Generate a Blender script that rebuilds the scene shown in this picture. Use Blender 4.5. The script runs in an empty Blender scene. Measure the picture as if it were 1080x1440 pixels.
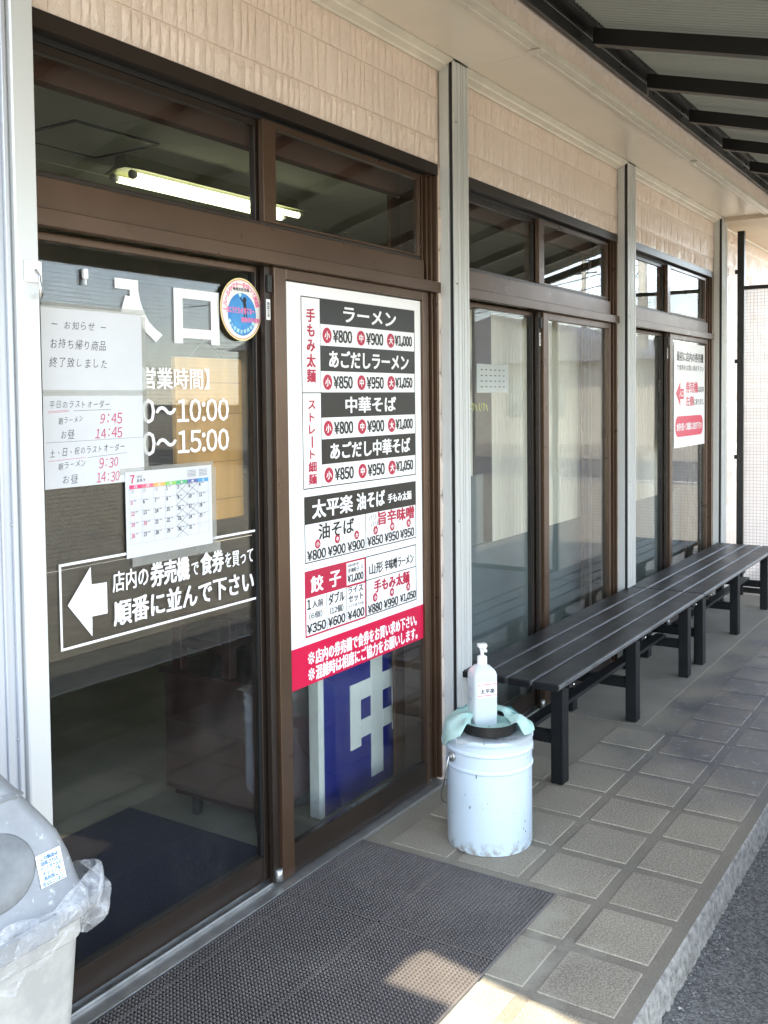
import bpy, bmesh, math, random
from mathutils import Vector, Matrix
R = math.radians
sc = bpy.context.scene
C = sc.collection
random.seed(7)

# ------------------------------------------------------------ camera, sky, sun, exposure
cam_d = bpy.data.cameras.new('camera'); cam = bpy.data.objects.new('camera', cam_d); C.objects.link(cam)
cam_d.sensor_fit = 'HORIZONTAL'; cam_d.sensor_width = 36; cam_d.lens = 46.195; cam_d.shift_y = -0.0915
cam_d.clip_start = .05; cam_d.clip_end = 600
rt = Vector((0.54232, -0.84010, -0.01104)); dn = Vector((-0.04226, -0.01415, -0.99901)); fw = Vector((0.83911, 0.54225, -0.04318))
cam.matrix_world = Matrix(((rt.x, -dn.x, -fw.x, 0), (rt.y, -dn.y, -fw.y, -1.85), (rt.z, -dn.z, -fw.z, 1.4678), (0, 0, 0, 1)))
sc.camera = cam

SUNV = Vector((-.60, .05, 1.0)).normalized()          # towards the sun
elev = math.asin(SUNV.z); azim = math.atan2(SUNV.x, SUNV.y)
w = bpy.data.worlds.new('World'); sc.world = w; w.use_nodes = True
nt = w.node_tree; nt.nodes.clear()
sky = nt.nodes.new('ShaderNodeTexSky'); sky.sky_type = 'NISHITA'; sky.sun_disc = False
sky.sun_elevation = elev; sky.sun_rotation = azim; sky.dust_density = .2; sky.air_density = 1.0
bg = nt.nodes.new('ShaderNodeBackground'); bg.inputs[1].default_value = .14
wo = nt.nodes.new('ShaderNodeOutputWorld')
hs = nt.nodes.new('ShaderNodeHueSaturation'); hs.inputs['Saturation'].default_value = .60
nt.links.new(sky.outputs[0], hs.inputs['Color']); nt.links.new(hs.outputs[0], bg.inputs[0]); nt.links.new(bg.outputs[0], wo.inputs[0])
sd = bpy.data.lights.new('sun', 'SUN'); sd.energy = 2.0; sd.angle = R(.5); sd.color = (1, .90, .72)
so = bpy.data.objects.new('sun', sd); C.objects.link(so); so.rotation_euler = SUNV.to_track_quat('Z', 'Y').to_euler()
so.location = (0, 0, 20)
sc.view_settings.view_transform = 'Standard'; sc.view_settings.look = 'None'
sc.view_settings.exposure = 3.1; sc.view_settings.gamma = 1; sc.view_settings.use_curve_mapping = False
sc.cycles.transparent_max_bounces = 24; sc.cycles.max_bounces = 10; sc.cycles.diffuse_bounces = 5
sc.cycles.caustics_reflective = False; sc.cycles.caustics_refractive = False
sc.cycles.use_denoising = True

# ------------------------------------------------------------ materials
def newmat(name):
    m = bpy.data.materials.new(name); m.use_nodes = True; n = m.node_tree
    return m, n, n.nodes['Principled BSDF'], n.nodes['Material Output']
def node(n, t, **kw):
    x = n.nodes.new(t)
    for k, v in kw.items():
        if k in x.inputs.keys() if hasattr(x.inputs, 'keys') else False: x.inputs[k].default_value = v
        else: setattr(x, k, v)
    return x
def ramp(n, src, p0, p1, c0=(0, 0, 0, 1), c1=(1, 1, 1, 1)):
    r = n.nodes.new('ShaderNodeValToRGB'); e = r.color_ramp.elements
    e[0].position = p0; e[0].color = c0; e[1].position = p1; e[1].color = c1
    n.links.new(src, r.inputs[0]); return r.outputs[0]
def noise(n, vec, scale, detail=4, rough=.55, dist=0):
    x = n.nodes.new('ShaderNodeTexNoise'); x.inputs['Scale'].default_value = scale; x.inputs['Detail'].default_value = detail
    x.inputs['Roughness'].default_value = rough; x.inputs['Distortion'].default_value = dist
    n.links.new(vec, x.inputs['Vector']); return x.outputs['Fac']
def mixc(n, f, a, b, mode='MIX'):
    x = n.nodes.new('ShaderNodeMix'); x.data_type = 'RGBA'; x.blend_type = mode
    for s, v in ((x.inputs[0], f), (x.inputs[6], a), (x.inputs[7], b)):
        if isinstance(v, (int, float)): s.default_value = v
        elif isinstance(v, tuple): s.default_value = v if len(v) == 4 else (*v, 1)
        else: n.links.new(v, s)
    return x.outputs[2]
def mth(n, op, a, b=0.0):
    x = n.nodes.new('ShaderNodeMath'); x.operation = op
    for i, v in enumerate((a, b)):
        if isinstance(v, (int, float)): x.inputs[i].default_value = v
        else: n.links.new(v, x.inputs[i])
    return x.outputs[0]
def pos(n, sx=1, sy=1, sz=1):
    g = n.nodes.new('ShaderNodeNewGeometry')
    if (sx, sy, sz) == (1, 1, 1): return g.outputs['Position']
    v = n.nodes.new('ShaderNodeVectorMath'); v.operation = 'MULTIPLY'; v.inputs[1].default_value = (sx, sy, sz)
    n.links.new(g.outputs['Position'], v.inputs[0]); return v.outputs[0]
def bump(n, b, h, strength=.3, dist=.002, prev=None):
    x = n.nodes.new('ShaderNodeBump'); x.inputs['Strength'].default_value = strength; x.inputs['Distance'].default_value = dist
    n.links.new(h, x.inputs['Height'])
    if prev: n.links.new(prev, x.inputs['Normal'])
    n.links.new(x.outputs[0], b.inputs['Normal']); return x.outputs[0]
def MAT(name, col, rough=.5, metal=0, var=.12, vs=6, bs=0, bst=.2, bd=.001, stretch=(1, 1, 1), col2=None, spec=.5, rvar=0):
    m, n, b, o = newmat(name)
    p = pos(n, *stretch)
    c2 = col2 or tuple(c * (1 - var * 2) for c in col)
    f = ramp(n, noise(n, p, vs, 5, .6), .35, .7)
    cc = mixc(n, f, col, c2); n.links.new(cc, b.inputs['Base Color'])
    b.inputs['Metallic'].default_value = metal; b.inputs['Specular IOR Level'].default_value = spec
    if rvar:
        r = n.nodes.new('ShaderNodeMapRange'); r.inputs[3].default_value = rough - rvar; r.inputs[4].default_value = rough + rvar
        n.links.new(noise(n, p, vs * 3, 3), r.inputs[0]); n.links.new(r.outputs[0], b.inputs['Roughness'])
    else: b.inputs['Roughness'].default_value = rough
    if bs: bump(n, b, noise(n, p, bs, 6, .65), bst, bd)
    return m
def flat(name, col, rough=.6):
    m, n, b, o = newmat(name); b.inputs['Base Color'].default_value = (*col, 1); b.inputs['Roughness'].default_value = rough; b.inputs['Specular IOR Level'].default_value = .3; return m

def glass_mat(name, tint=(.93, .95, .94), gain=1.0, rough=0.0, dirt=.03):
    m, n, b, o = newmat(name); n.nodes.remove(b)
    g = n.nodes.new('ShaderNodeNewGeometry')
    d = n.nodes.new('ShaderNodeVectorMath'); d.operation = 'DOT_PRODUCT'
    n.links.new(g.outputs['Normal'], d.inputs[0]); n.links.new(g.outputs['Incoming'], d.inputs[1])
    c = mth(n, 'ABSOLUTE', d.outputs['Value']); s = mth(n, 'POWER', mth(n, 'SUBTRACT', 1.0, c), 5.0)
    F = mth(n, 'MULTIPLY', mth(n, 'ADD', mth(n, 'MULTIPLY', s, .955), .045), gain)
    F = mth(n, 'MINIMUM', F, 1.0)
    t = n.nodes.new('ShaderNodeBsdfTransparent'); t.inputs[0].default_value = (*tint, 1)
    gl = n.nodes.new('ShaderNodeBsdfAnisotropic') if False else n.nodes.new('ShaderNodeBsdfGlossy')
    gl.inputs['Roughness'].default_value = rough
    # very slight waviness of float glass
    bp = n.nodes.new('ShaderNodeBump'); bp.inputs['Strength'].default_value = .12; bp.inputs['Distance'].default_value = .004
    n.links.new(noise(n, pos(n), 2.2, 1), bp.inputs['Height']); n.links.new(bp.outputs[0], gl.inputs['Normal'])
    mx = n.nodes.new('ShaderNodeMixShader'); n.links.new(F, mx.inputs[0]); n.links.new(t.outputs[0], mx.inputs[1]); n.links.new(gl.outputs[0], mx.inputs[2])
    df = n.nodes.new('ShaderNodeBsdfDiffuse'); df.inputs[0].default_value = (.55, .55, .5, 1)
    dd = ramp(n, noise(n, pos(n, 1, 1, .35), 9, 8, .7), .5, .85)
    m2 = n.nodes.new('ShaderNodeMixShader'); n.links.new(mth(n, 'ADD', mth(n, 'MULTIPLY', dd, dirt * 1.5), dirt * .35), m2.inputs[0])
    n.links.new(mx.outputs[0], m2.inputs[1]); n.links.new(df.outputs[0], m2.inputs[2]); n.links.new(m2.outputs[0], o.inputs[0])
    return m

def sheet_mat(name, op, col, pitch=.02, grid=True, axis='yz', trans=.5, duty=.17):
    """thread reinforced clear sheet"""
    m, n, b, o = newmat(name); n.nodes.remove(b)
    s = n.nodes.new('ShaderNodeSeparateXYZ'); n.links.new(pos(n), s.inputs[0])
    lines = None
    for a in axis:
        v = s.outputs['xyz'.index(a)]
        l = mth(n, 'LESS_THAN', mth(n, 'FRACT', mth(n, 'DIVIDE', v, pitch)), duty)
        lines = l if lines is None else mth(n, 'MAXIMUM', lines, l)
    tr = n.nodes.new('ShaderNodeBsdfTransparent')
    df = n.nodes.new('ShaderNodeBsdfDiffuse'); tl = n.nodes.new('ShaderNodeBsdfTranslucent')
    lc = mixc(n, lines if grid else 0.0, (*col, 1), tuple(c * (.5 if name == 'mesh_sheet' else .16) for c in col)); n.links.new(lc, df.inputs[0]); n.links.new(lc, tl.inputs[0])
    ms = n.nodes.new('ShaderNodeMixShader'); ms.inputs[0].default_value = trans
    n.links.new(df.outputs[0], ms.inputs[1]); n.links.new(tl.outputs[0], ms.inputs[2])
    m2 = n.nodes.new('ShaderNodeMixShader'); cloud = ramp(n, noise(n, pos(n, 1, 1, .4), 3, 6), .3, .8)
    base = mth(n, 'ADD', op, mth(n, 'MULTIPLY', cloud, .2))
    fac = mth(n, 'MAXIMUM', base, mth(n, 'MULTIPLY', lines, .8)) if grid else base
    n.links.new(fac, m2.inputs[0]); n.links.new(tr.outputs[0], m2.inputs[1]); n.links.new(ms.outputs[0], m2.inputs[2])
    n.links.new(m2.outputs[0], o.inputs[0]); return m

def emis(name, col, s):
    m, n, b, o = newmat(name); b.inputs['Emission Color'].default_value = (*col, 1); b.inputs['Emission Strength'].default_value = s
    b.inputs['Base Color'].default_value = (.8, .8, .8, 1); return m

m_bronze = MAT('bronze_aluminium', (.098, .057, .034), .30, .5, .1, 3, 0, spec=.6, rvar=.08)
m_bronze_d = MAT('bronze_aluminium_rail', (.032, .022, .016), .36, .3, .12, 4, 300, .06, .0004)
m_black = MAT('black_seal', (.012, .012, .012), .5)
m_alu = MAT('silver_sill', (.55, .55, .53), .35, .8, .15, 14)
m_silver = MAT('silver_grey_post', (.46, .48, .51), .35, .2, .02, 1.5)
m_cream = MAT('cream_painted_post', (.56, .57, .555), .34, .1, .015, 1.5)
m_soffit = MAT('cream_soffit_sheet', (.80, .73, .62), .26, 0, .04, 2.0, 3, .25, .01)
m_molding = MAT('cream_moulding', (.72, .67, .57), .35, 0, .1, 5)
m_black_st = MAT('black_steel', (.016, .015, .014), .35, .2, .2, 5)
def bench_mat():
    m, n, b, o = newmat('charcoal_bench_paint'); p = pos(n, .3, 1, 1)
    c = mixc(n, ramp(n, noise(n, p, 8, 6, .6), .3, .7), (.008, .0095, .012), (.013, .015, .018))
    c = mixc(n, mth(n, 'MULTIPLY', ramp(n, noise(n, pos(n, 4, 30, 1), 5, 6, .7), .64, .74), .5), c, (.07, .073, .078))
    c = mixc(n, mth(n, 'MULTIPLY', ramp(n, noise(n, pos(n), 160, 2), .74, .76), .8), c, (.30, .30, .30))
    n.links.new(c, b.inputs['Base Color'])
    r = n.nodes.new('ShaderNodeMapRange'); r.inputs[3].default_value = .30; r.inputs[4].default_value = .52
    n.links.new(noise(n, pos(n), 9, 5), r.inputs[0]); n.links.new(r.outputs[0], b.inputs['Roughness'])
    v = n.nodes.new('ShaderNodeTexVoronoi'); v.inputs['Scale'].default_value = 240; n.links.new(pos(n), v.inputs['Vector'])
    b.inputs['Specular IOR Level'].default_value = .35
    bump(n, b, v.outputs['Distance'], .25, .001); return m
m_bench = bench_mat()
m_leg = MAT('charcoal_leg_paint', (.009, .010, .011), .5, 0, .25, 8, 200, .1, .0005, spec=.25)
m_white_st = MAT('white_vinyl', (.82, .82, .82), .45, 0, .01, 4)
m_paper = MAT('white_paper', (.58, .59, .61), .6, 0, .03, 7, 6, .25, .004)
m_print_w = flat('white_print', (.84, .84, .84), .35)
m_sheet = flat('poster_sheet', (.84, .84, .84), .3)
m_print_k = flat('black_print', (.016, .015, .014), .3)
m_print_r = flat('crimson_print', (.42, .012, .05), .3)
m_print_red = flat('red_print', (.56, .008, .055), .3)
m_ink = flat('black_pen_ink', (.03, .03, .035), .6)
m_inkr = flat('red_pen_ink', (.5, .05, .12), .6)
m_navy_mat = MAT('navy_carpet', (.010, .014, .042), .95, 0, .25, 120, 900, .6, .002, col2=(.026, .034, .080))
m_wood = MAT('dark_jamb_wood', (.11, .052, .026), .45, 0, .2, 4, 60, .2, .001, stretch=(6, 6, .4))
m_lintel = MAT('red_brown_lintel', (.075, .026, .014), .45, 0, .15, 3)
m_board = MAT('tan_wood_board', (.64, .32, .07), .55, 0, .12, 3, 40, .2, .001, stretch=(8, 8, .6))
m_cab = MAT('maroon_cabinet', (.048, .013, .010), .4, 0, .2, 5, rvar=.1)
m_stool = MAT('dark_stool_wood', (.045, .013, .010), .45, 0, .2, 6)
m_blue = MAT('navy_sign_face', (.014, .022, .22), .3, 0, .12, 3)
m_zhong = MAT('pale_sign_letter', (.84, .86, .82), .4, 0, .1, 5)
m_int_floor = MAT('interior_cement', (.27, .26, .205), .55, 0, .2, 3, 50, .2, .002)
m_int_wall = MAT('interior_plaster', (.42, .35, .26), .8, 0, .15, 2)
m_int_ceil = MAT('interior_ceiling', (.76, .76, .67), .85, 0, .06, 2, 200, .3, .001)
m_curtain = MAT('pale_blind', (.78, .73, .63), .8, 0, .03, 2)
m_film = sheet_mat('frosted_film', .30, (.36, .44, .46), grid=False, trans=.3)
m_tape = sheet_mat('clear_tape', .28, (.7, .7, .65), grid=False)
m_chrome = MAT('bright_metal', (.6, .6, .58), .25, 1)
m_plastic_w = flat('white_plastic', (.8, .8, .8), .35)
m_tray = MAT('black_tray', (.012, .011, .010), .4)
m_kerb = MAT('rough_kerb_cement', (.50, .47, .41), .9, 0, .3, 45, 110, 1, .014)
m_glass = glass_mat('window_glass', gain=1.2, dirt=.012)
m_glass2 = glass_mat('window_glass_far', gain=1.15, dirt=.03)
m_screen = sheet_mat('mesh_sheet', .5, (.70, .66, .63), .024, True, 'yz', .55)
m_screen2 = sheet_mat('mesh_sheet_long', .12, (.62, .54, .41), .020, True, 'xz', .5, .09)
m_tube = emis('fluorescent_tube', (1, 1, .60), .9)
m_fix = MAT('lamp_reflector', (.19, .19, .08), .5)

# siding: warm pink beige, chiselled relief, satin
def siding():
    m, n, b, o = newmat('siding_pink_beige'); p = pos(n)
    f = ramp(n, noise(n, p, 2.5, 5), .35, .7)
    oi = n.nodes.new('ShaderNodeObjectInfo')
    c = mixc(n, f, (.77, .645, .56), (.69, .57, .49))
    c = mixc(n, mth(n, 'MULTIPLY', oi.outputs['Random'], .35), c, (.82, .70, .61))
    grime = ramp(n, noise(n, pos(n, 1, 1, .25), 26, 6, .7), .6, .8)
    c = mixc(n, mth(n, 'MULTIPLY', grime, .22), c, (.20, .16, .12))
    n.links.new(c, b.inputs['Base Color']); b.inputs['Roughness'].default_value = .30
    s = pos(n, 1.6, 1, .8)
    rid = n.nodes.new('ShaderNodeTexVoronoi'); rid.feature = 'DISTANCE_TO_EDGE'; rid.inputs['Scale'].default_value = 30
    dv = n.nodes.new('ShaderNodeVectorMath'); dv.operation = 'ADD'
    nn = n.nodes.new('ShaderNodeTexNoise'); nn.inputs['Scale'].default_value = 22; n.links.new(s, nn.inputs['Vector'])
    sc_ = n.nodes.new('ShaderNodeVectorMath'); sc_.operation = 'SCALE'; sc_.inputs['Scale'].default_value = .09
    n.links.new(nn.outputs['Color'], sc_.inputs[0]); n.links.new(s, dv.inputs[0]); n.links.new(sc_.outputs[0], dv.inputs[1])
    n.links.new(dv.outputs[0], rid.inputs['Vector'])
    v = ramp(n, rid.outputs['Distance'], 0, .09)
    n1 = bump(n, b, v, .38, .003)
    bump(n, b, noise(n, p, 55, 6, .6, 1.5), .8, .004, n1)
    return m
m_siding = siding()
m_mortar = MAT('siding_groove', (.70, .58, .48), .4, 0, .1, 8)

def paving(name, base, dark, agg, lines=False):
    K = .62 if lines else .25
    m, n, b, o = newmat(name); p = pos(n)
    big = ramp(n, noise(n, p, 3.2, 6, .6), .35, .68)
    fine = ramp(n, noise(n, p, agg, 3, .7), .42, .62)
    big2 = ramp(n, noise(n, p, .9, 3, .5), .38, .62)
    c = mixc(n, big, base, dark); c = mixc(n, mth(n, 'MULTIPLY', big2, .35), c, tuple(x * .62 for x in base))
    c = mixc(n, mth(n, 'MULTIPLY', fine, K), c, tuple(min(1, x * 1.9) for x in base))
    oi = n.nodes.new('ShaderNodeObjectInfo'); c = mixc(n, mth(n, 'MULTIPLY', oi.outputs['Random'], .30), c, tuple(x * .55 for x in base))
    pit = ramp(n, noise(n, p, agg * 1.3, 2, .5), .58, .66)
    c = mixc(n, mth(n, 'MULTIPLY', pit, K), c, tuple(x * .3 for x in base))
    # blue grey wet looking spill stain in front of the far bench
    s = n.nodes.new('ShaderNodeSeparateXYZ'); n.links.new(p, s.inputs[0])
    def band(v, a, b2, e):
        r1 = n.nodes.new('ShaderNodeMapRange'); r1.inputs[1].default_value = a - e; r1.inputs[2].default_value = a + e; n.links.new(v, r1.inputs[0])
        r2 = n.nodes.new('ShaderNodeMapRange'); r2.inputs[1].default_value = b2 + e; r2.inputs[2].default_value = b2 - e; n.links.new(v, r2.inputs[0])
        return mth(n, 'MULTIPLY', r1.outputs[0], r2.outputs[0])
    nz = mth(n, 'MULTIPLY', mth(n, 'SUBTRACT', noise(n, p, 4, 5), .5), .7)
    xs = mth(n, 'ADD', s.outputs[0], nz); ys = mth(n, 'ADD', s.outputs[1], nz)
    st = mth(n, 'MULTIPLY', band(xs, 3.75, 6.6, .25), band(ys, -1.3, -.52, .12))
    c = mixc(n, mth(n, 'MULTIPLY', st, mth(n, 'ADD', .55, mth(n, 'MULTIPLY', big, .35))), c, (.072, .076, .095))
    wht = mth(n, 'MULTIPLY', st, ramp(n, noise(n, p, 22, 6, .7), .58, .66))
    c = mixc(n, mth(n, 'MULTIPLY', wht, .7), c, (.30, .32, .36))
    # worn pale rim of each slab
    if lines:
        tc = n.nodes.new('ShaderNodeTexCoord'); sg = n.nodes.new('ShaderNodeSeparateXYZ'); n.links.new(tc.outputs['Generated'], sg.inputs[0])
        dx = mth(n, 'MINIMUM', sg.outputs[0], mth(n, 'SUBTRACT', 1.0, sg.outputs[0])); dy = mth(n, 'MINIMUM', sg.outputs[1], mth(n, 'SUBTRACT', 1.0, sg.outputs[1]))
        rim = mth(n, 'LESS_THAN', mth(n, 'MINIMUM', dx, dy), .019)
        c = mixc(n, mth(n, 'MULTIPLY', rim, mth(n, 'ADD', .04, mth(n, 'MULTIPLY', ramp(n, noise(n, p, 22, 5), .38, .62), .34))), c, (.38, .34, .27))
    # pale dusty zone towards the wall, darker worn lane towards the kerb
    wz = n.nodes.new('ShaderNodeMapRange'); wz.inputs[1].default_value = -.72; wz.inputs[2].default_value = -.25; n.links.new(ys, wz.inputs[0])
    c = mixc(n, mth(n, 'MULTIPLY', wz.outputs[0], .42), c, (.33, .30, .225))
    # pale soft-edged strip beside the mat
    du = mth(n, 'MULTIPLY', band(ys, -.80, -.66, .05), band(s.outputs[0], 1.2, 2.72, .05))
    du2 = mth(n, 'MULTIPLY', band(xs, 2.64, 2.80, .06), band(s.outputs[1], -.75, 0, .1))
    c = mixc(n, mth(n, 'MULTIPLY', mth(n, 'MAXIMUM', du, mth(n, 'MULTIPLY', du2, .4)), .55), c, (.38, .36, .28))
    n.links.new(c, b.inputs['Base Color']); b.inputs['Roughness'].default_value = .85
    rr = n.nodes.new('ShaderNodeMapRange'); rr.inputs[3].default_value = .85; rr.inputs[4].default_value = .45; n.links.new(st, rr.inputs[0]); n.links.new(rr.outputs[0], b.inputs['Roughness'])
    bump(n, b, noise(n, p, agg, 5, .7), .5, .003)
    return m
m_slab = paving('washed_slab', (.275, .240, .180), (.180, .160, .125), 170, True)
m_joint = paving('cement_joint', (.225, .198, .150), (.150, .134, .104), 210)

def asphalt():
    m, n, b, o = newmat('asphalt'); p = pos(n)
    v = n.nodes.new('ShaderNodeTexVoronoi'); v.inputs['Scale'].default_value = 130; n.links.new(p, v.inputs['Vector'])
    f = ramp(n, v.outputs['Color'], .2, .9)
    c = mixc(n, f, (.062, .060, .056), (.19, .185, .172))
    c = mixc(n, mth(n, 'MULTIPLY', ramp(n, noise(n, p, 1.1, 5), .4, .7), .4), c, (.13, .125, .105))
    c = mixc(n, mth(n, 'MULTIPLY', ramp(n, noise(n, p, 260, 2), .66, .7), .8), c, (.4, .4, .38))
    n.links.new(c, b.inputs['Base Color']); b.inputs['Roughness'].default_value = .85
    n1 = bump(n, b, v.outputs['Distance'], .7, .006); bump(n, b, noise(n, p, 60, 5), .5, .008, n1)
    return m
m_asphalt = asphalt()

def corrugated():
    m, n, b, o = newmat('smoked_polycarbonate'); n.nodes.remove(b)
    df = n.nodes.new('ShaderNodeBsdfDiffuse'); tl = n.nodes.new('ShaderNodeBsdfTranslucent'); gl = n.nodes.new('ShaderNodeBsdfGlossy')
    f = ramp(n, noise(n, pos(n), 1.5, 4), .3, .7)
    c = mixc(n, f, (.26, .26, .225), (.21, .21, .18)); n.links.new(c, df.inputs[0]); tl.inputs[0].default_value = (.05, .05, .04, 1)
    gl.inputs[0].default_value = (.5, .5, .5, 1); gl.inputs['Roughness'].default_value = .35
    a = n.nodes.new('ShaderNodeMixShader'); a.inputs[0].default_value = .35
    n.links.new(df.outputs[0], a.inputs[1]); n.links.new(tl.outputs[0], a.inputs[2])
    b2 = n.nodes.new('ShaderNodeMixShader'); b2.inputs[0].default_value = .06
    n.links.new(a.outputs[0], b2.inputs[1]); n.links.new(gl.outputs[0], b2.inputs[2]); n.links.new(b2.outputs[0], o.inputs[0])
    return m
m_corr = corrugated()

def pail_mat():
    m, n, b, o = newmat('pale_blue_enamel'); p = pos(n)
    c = mixc(n, ramp(n, noise(n, p, 6, 4), .3, .7), (.56, .65, .72), (.51, .605, .68))
    ch = ramp(n, noise(n, pos(n, 1, 1, .6), 70, 3, .6), .675, .70)
    reg = ramp(n, noise(n, p, 9, 2), .46, .56)
    c = mixc(n, mth(n, 'MULTIPLY', ch, reg), c, (.07, .06, .05))
    s = n.nodes.new('ShaderNodeSeparateXYZ'); n.links.new(p, s.inputs[0])
    low = n.nodes.new('ShaderNodeMapRange'); low.inputs[1].default_value = .05; low.inputs[2].default_value = 0; n.links.new(s.outputs[2], low.inputs[0])
    c = mixc(n, mth(n, 'MULTIPLY', low.outputs[0], ramp(n, noise(n, p, 40, 4), .45, .65)), c, (.22, .18, .13))
    n.links.new(c, b.inputs['Base Color']); b.inputs['Roughness'].default_value = .32
    bump(n, b, noise(n, p, 5, 3), .25, .004); return m
m_pail = pail_mat()

def bin_mat():
    m, n, b, o = newmat('weathered_grey_plastic'); p = pos(n)
    c = mixc(n, ramp(n, noise(n, p, 14, 6, .65), .35, .65), (.42, .415, .39), (.30, .30, .285))
    c = mixc(n, mth(n, 'MULTIPLY', ramp(n, noise(n, p, 30, 5, .7), .62, .75), .5), c, (.20, .20, .19))
    n.links.new(c, b.inputs['Base Color']); b.inputs['Roughness'].default_value = .55
    bump(n, b, noise(n, p, 120, 4), .2, .001); return m
m_bin = bin_mat()
def bin_lid():
    m, n, b, o = newmat('blue_grey_lid_plastic'); p = pos(n)
    c = mixc(n, ramp(n, noise(n, p, 12, 6, .65), .35, .7), (.25, .262, .272), (.185, .195, .205))
    c = mixc(n, mth(n, 'MULTIPLY', ramp(n, noise(n, p, 60, 5, .7), .6, .68), .5), c, (.62, .64, .66))
    n.links.new(c, b.inputs['Base Color']); b.inputs['Roughness'].default_value = .42
    bump(n, b, noise(n, p, 100, 4), .15, .001); return m
m_lid = bin_lid()
def bag_mat():
    m, n, b, o = newmat('clear_bag'); n.nodes.remove(b); p = pos(n)
    tr = n.nodes.new('ShaderNodeBsdfTransparent'); tr.inputs[0].default_value = (.95, .96, .97, 1)
    df = n.nodes.new('ShaderNodeBsdfDiffuse'); df.inputs[0].default_value = (.82, .85, .88, 1)
    tl = n.nodes.new('ShaderNodeBsdfTranslucent'); tl.inputs[0].default_value = (.85, .87, .9, 1)
    gl = n.nodes.new('ShaderNodeBsdfGlossy'); gl.inputs['Roughness'].default_value = .16
    bp = n.nodes.new('ShaderNodeBump'); bp.inputs['Strength'].default_value = .9; bp.inputs['Distance'].default_value = .008
    n.links.new(noise(n, p, 28, 4, .6, 2.5), bp.inputs['Height'])
    for x in (gl, df): n.links.new(bp.outputs[0], x.inputs['Normal'])
    a = n.nodes.new('ShaderNodeMixShader'); a.inputs[0].default_value = .4; n.links.new(df.outputs[0], a.inputs[1]); n.links.new(tl.outputs[0], a.inputs[2])
    g2 = n.nodes.new('ShaderNodeMixShader'); g2.inputs[0].default_value = .28; n.links.new(a.outputs[0], g2.inputs[1]); n.links.new(gl.outputs[0], g2.inputs[2])
    t = n.nodes.new('ShaderNodeMixShader'); f = ramp(n, noise(n, p, 22, 5, .6, 2), .35, .75, (.12, .12, .12, 1), (.52, .52, .52, 1))
    n.links.new(f, t.inputs[0]); n.links.new(tr.outputs[0], t.inputs[1]); n.links.new(g2.outputs[0], t.inputs[2]); n.links.new(t.outputs[0], o.inputs[0]); return m
m_bag = bag_mat()
def towel_mat():
    m, n, b, o = newmat('mint_towel'); p = pos(n)
    c = mixc(n, ramp(n, noise(n, p, 20, 4), .35, .65), (.40, .64, .57), (.54, .74, .69))
    n.links.new(c, b.inputs['Base Color']); b.inputs['Roughness'].default_value = .95
    bump(n, b, noise(n, p, 500, 3), .9, .003); return m
m_towel = towel_mat()
def bottle_mat():
    m, n, b, o = newmat('translucent_bottle'); b.inputs['Base Color'].default_value = (.84, .90, .92, 1)
    b.inputs['Roughness'].default_value = .22; b.inputs['Transmission Weight'].default_value = .38; b.inputs['IOR'].default_value = 1.15
    b.inputs['Subsurface Weight'].default_value = .0; return m
m_bottle = bottle_mat()
def mat_rubber():
    m, n, b, o = newmat('brown_grey_rubber'); p = pos(n)
    c = mixc(n, ramp(n, noise(n, p, 3, 6, .6), .35, .7), (.135, .118, .108), (.095, .084, .078))
    c = mixc(n, mth(n, 'MULTIPLY', ramp(n, noise(n, p, 90, 4), .55, .75), .35), c, (.16, .15, .14))
    c = mixc(n, mth(n, 'MULTIPLY', ramp(n, noise(n, p, 2.2, 7, .7), .5, .72), .35), c, (.24, .22, .19))
    n.links.new(c, b.inputs['Base Color']); b.inputs['Roughness'].default_value = .45; return m
m_rub = mat_rubber()
m_rub_d = MAT('mat_base_rubber', (.014, .012, .012), .7, 0, .2, 20)

# ------------------------------------------------------------ object helpers
def tag(o, label=None, cat=None, group=None, kind=None):
    if label: o['label'] = label
    if cat: o['category'] = cat
    if group: o['group'] = group
    if kind: o['kind'] = kind
    return o
def thing(name, label, cat, loc=(0, 0, 0), group=None):
    o = bpy.data.objects.new(name, None); o.empty_display_size = .1; C.objects.link(o); o.location = loc
    return tag(o, label, cat, group)
def wloc(o):
    v = Vector((0, 0, 0))
    while o: v += o.location; o = o.parent
    return v
def link(name, me, mat, parent=None, off=None):
    """geometry is in world coordinates; the part is placed relative to its parent"""
    if mat and not me.materials: me.materials.append(mat)
    o = bpy.data.objects.new(name, me); C.objects.link(o)
    if parent:
        o.parent = parent; o.location = -wloc(parent) + (off or Vector((0, 0, 0)))
    elif off: o.location = off
    return o
def mesh(vs, fs, smooth=False):
    me = bpy.data.meshes.new('m'); me.from_pydata(vs, [], fs); me.update()
    if smooth:
        for p in me.polygons: p.use_smooth = True
    return me
def bm_mesh(bm, smooth=False):
    me = bpy.data.meshes.new('m'); bmesh.ops.recalc_face_normals(bm, faces=bm.faces); bm.to_mesh(me); bm.free()
    if smooth:
        for p in me.polygons: p.use_smooth = True
    return me
def add_box(bm, x0, x1, y0, y1, z0, z1, bev=0):
    r = bmesh.ops.create_cube(bm, size=1)
    for v in r['verts']:
        v.co = Vector((x0 + (v.co.x + .5) * (x1 - x0), y0 + (v.co.y + .5) * (y1 - y0), z0 + (v.co.z + .5) * (z1 - z0)))
    if bev:
        es = list({e for v in r['verts'] for e in v.link_edges})
        bmesh.ops.bevel(bm, geom=es, offset=bev, segments=1, affect='EDGES')
def box(name, x0, x1, y0, y1, z0, z1, mat, parent=None, bev=.001):
    bm = bmesh.new(); add_box(bm, x0, x1, y0, y1, z0, z1, bev)
    return link(name, bm_mesh(bm), mat, parent)
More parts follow.
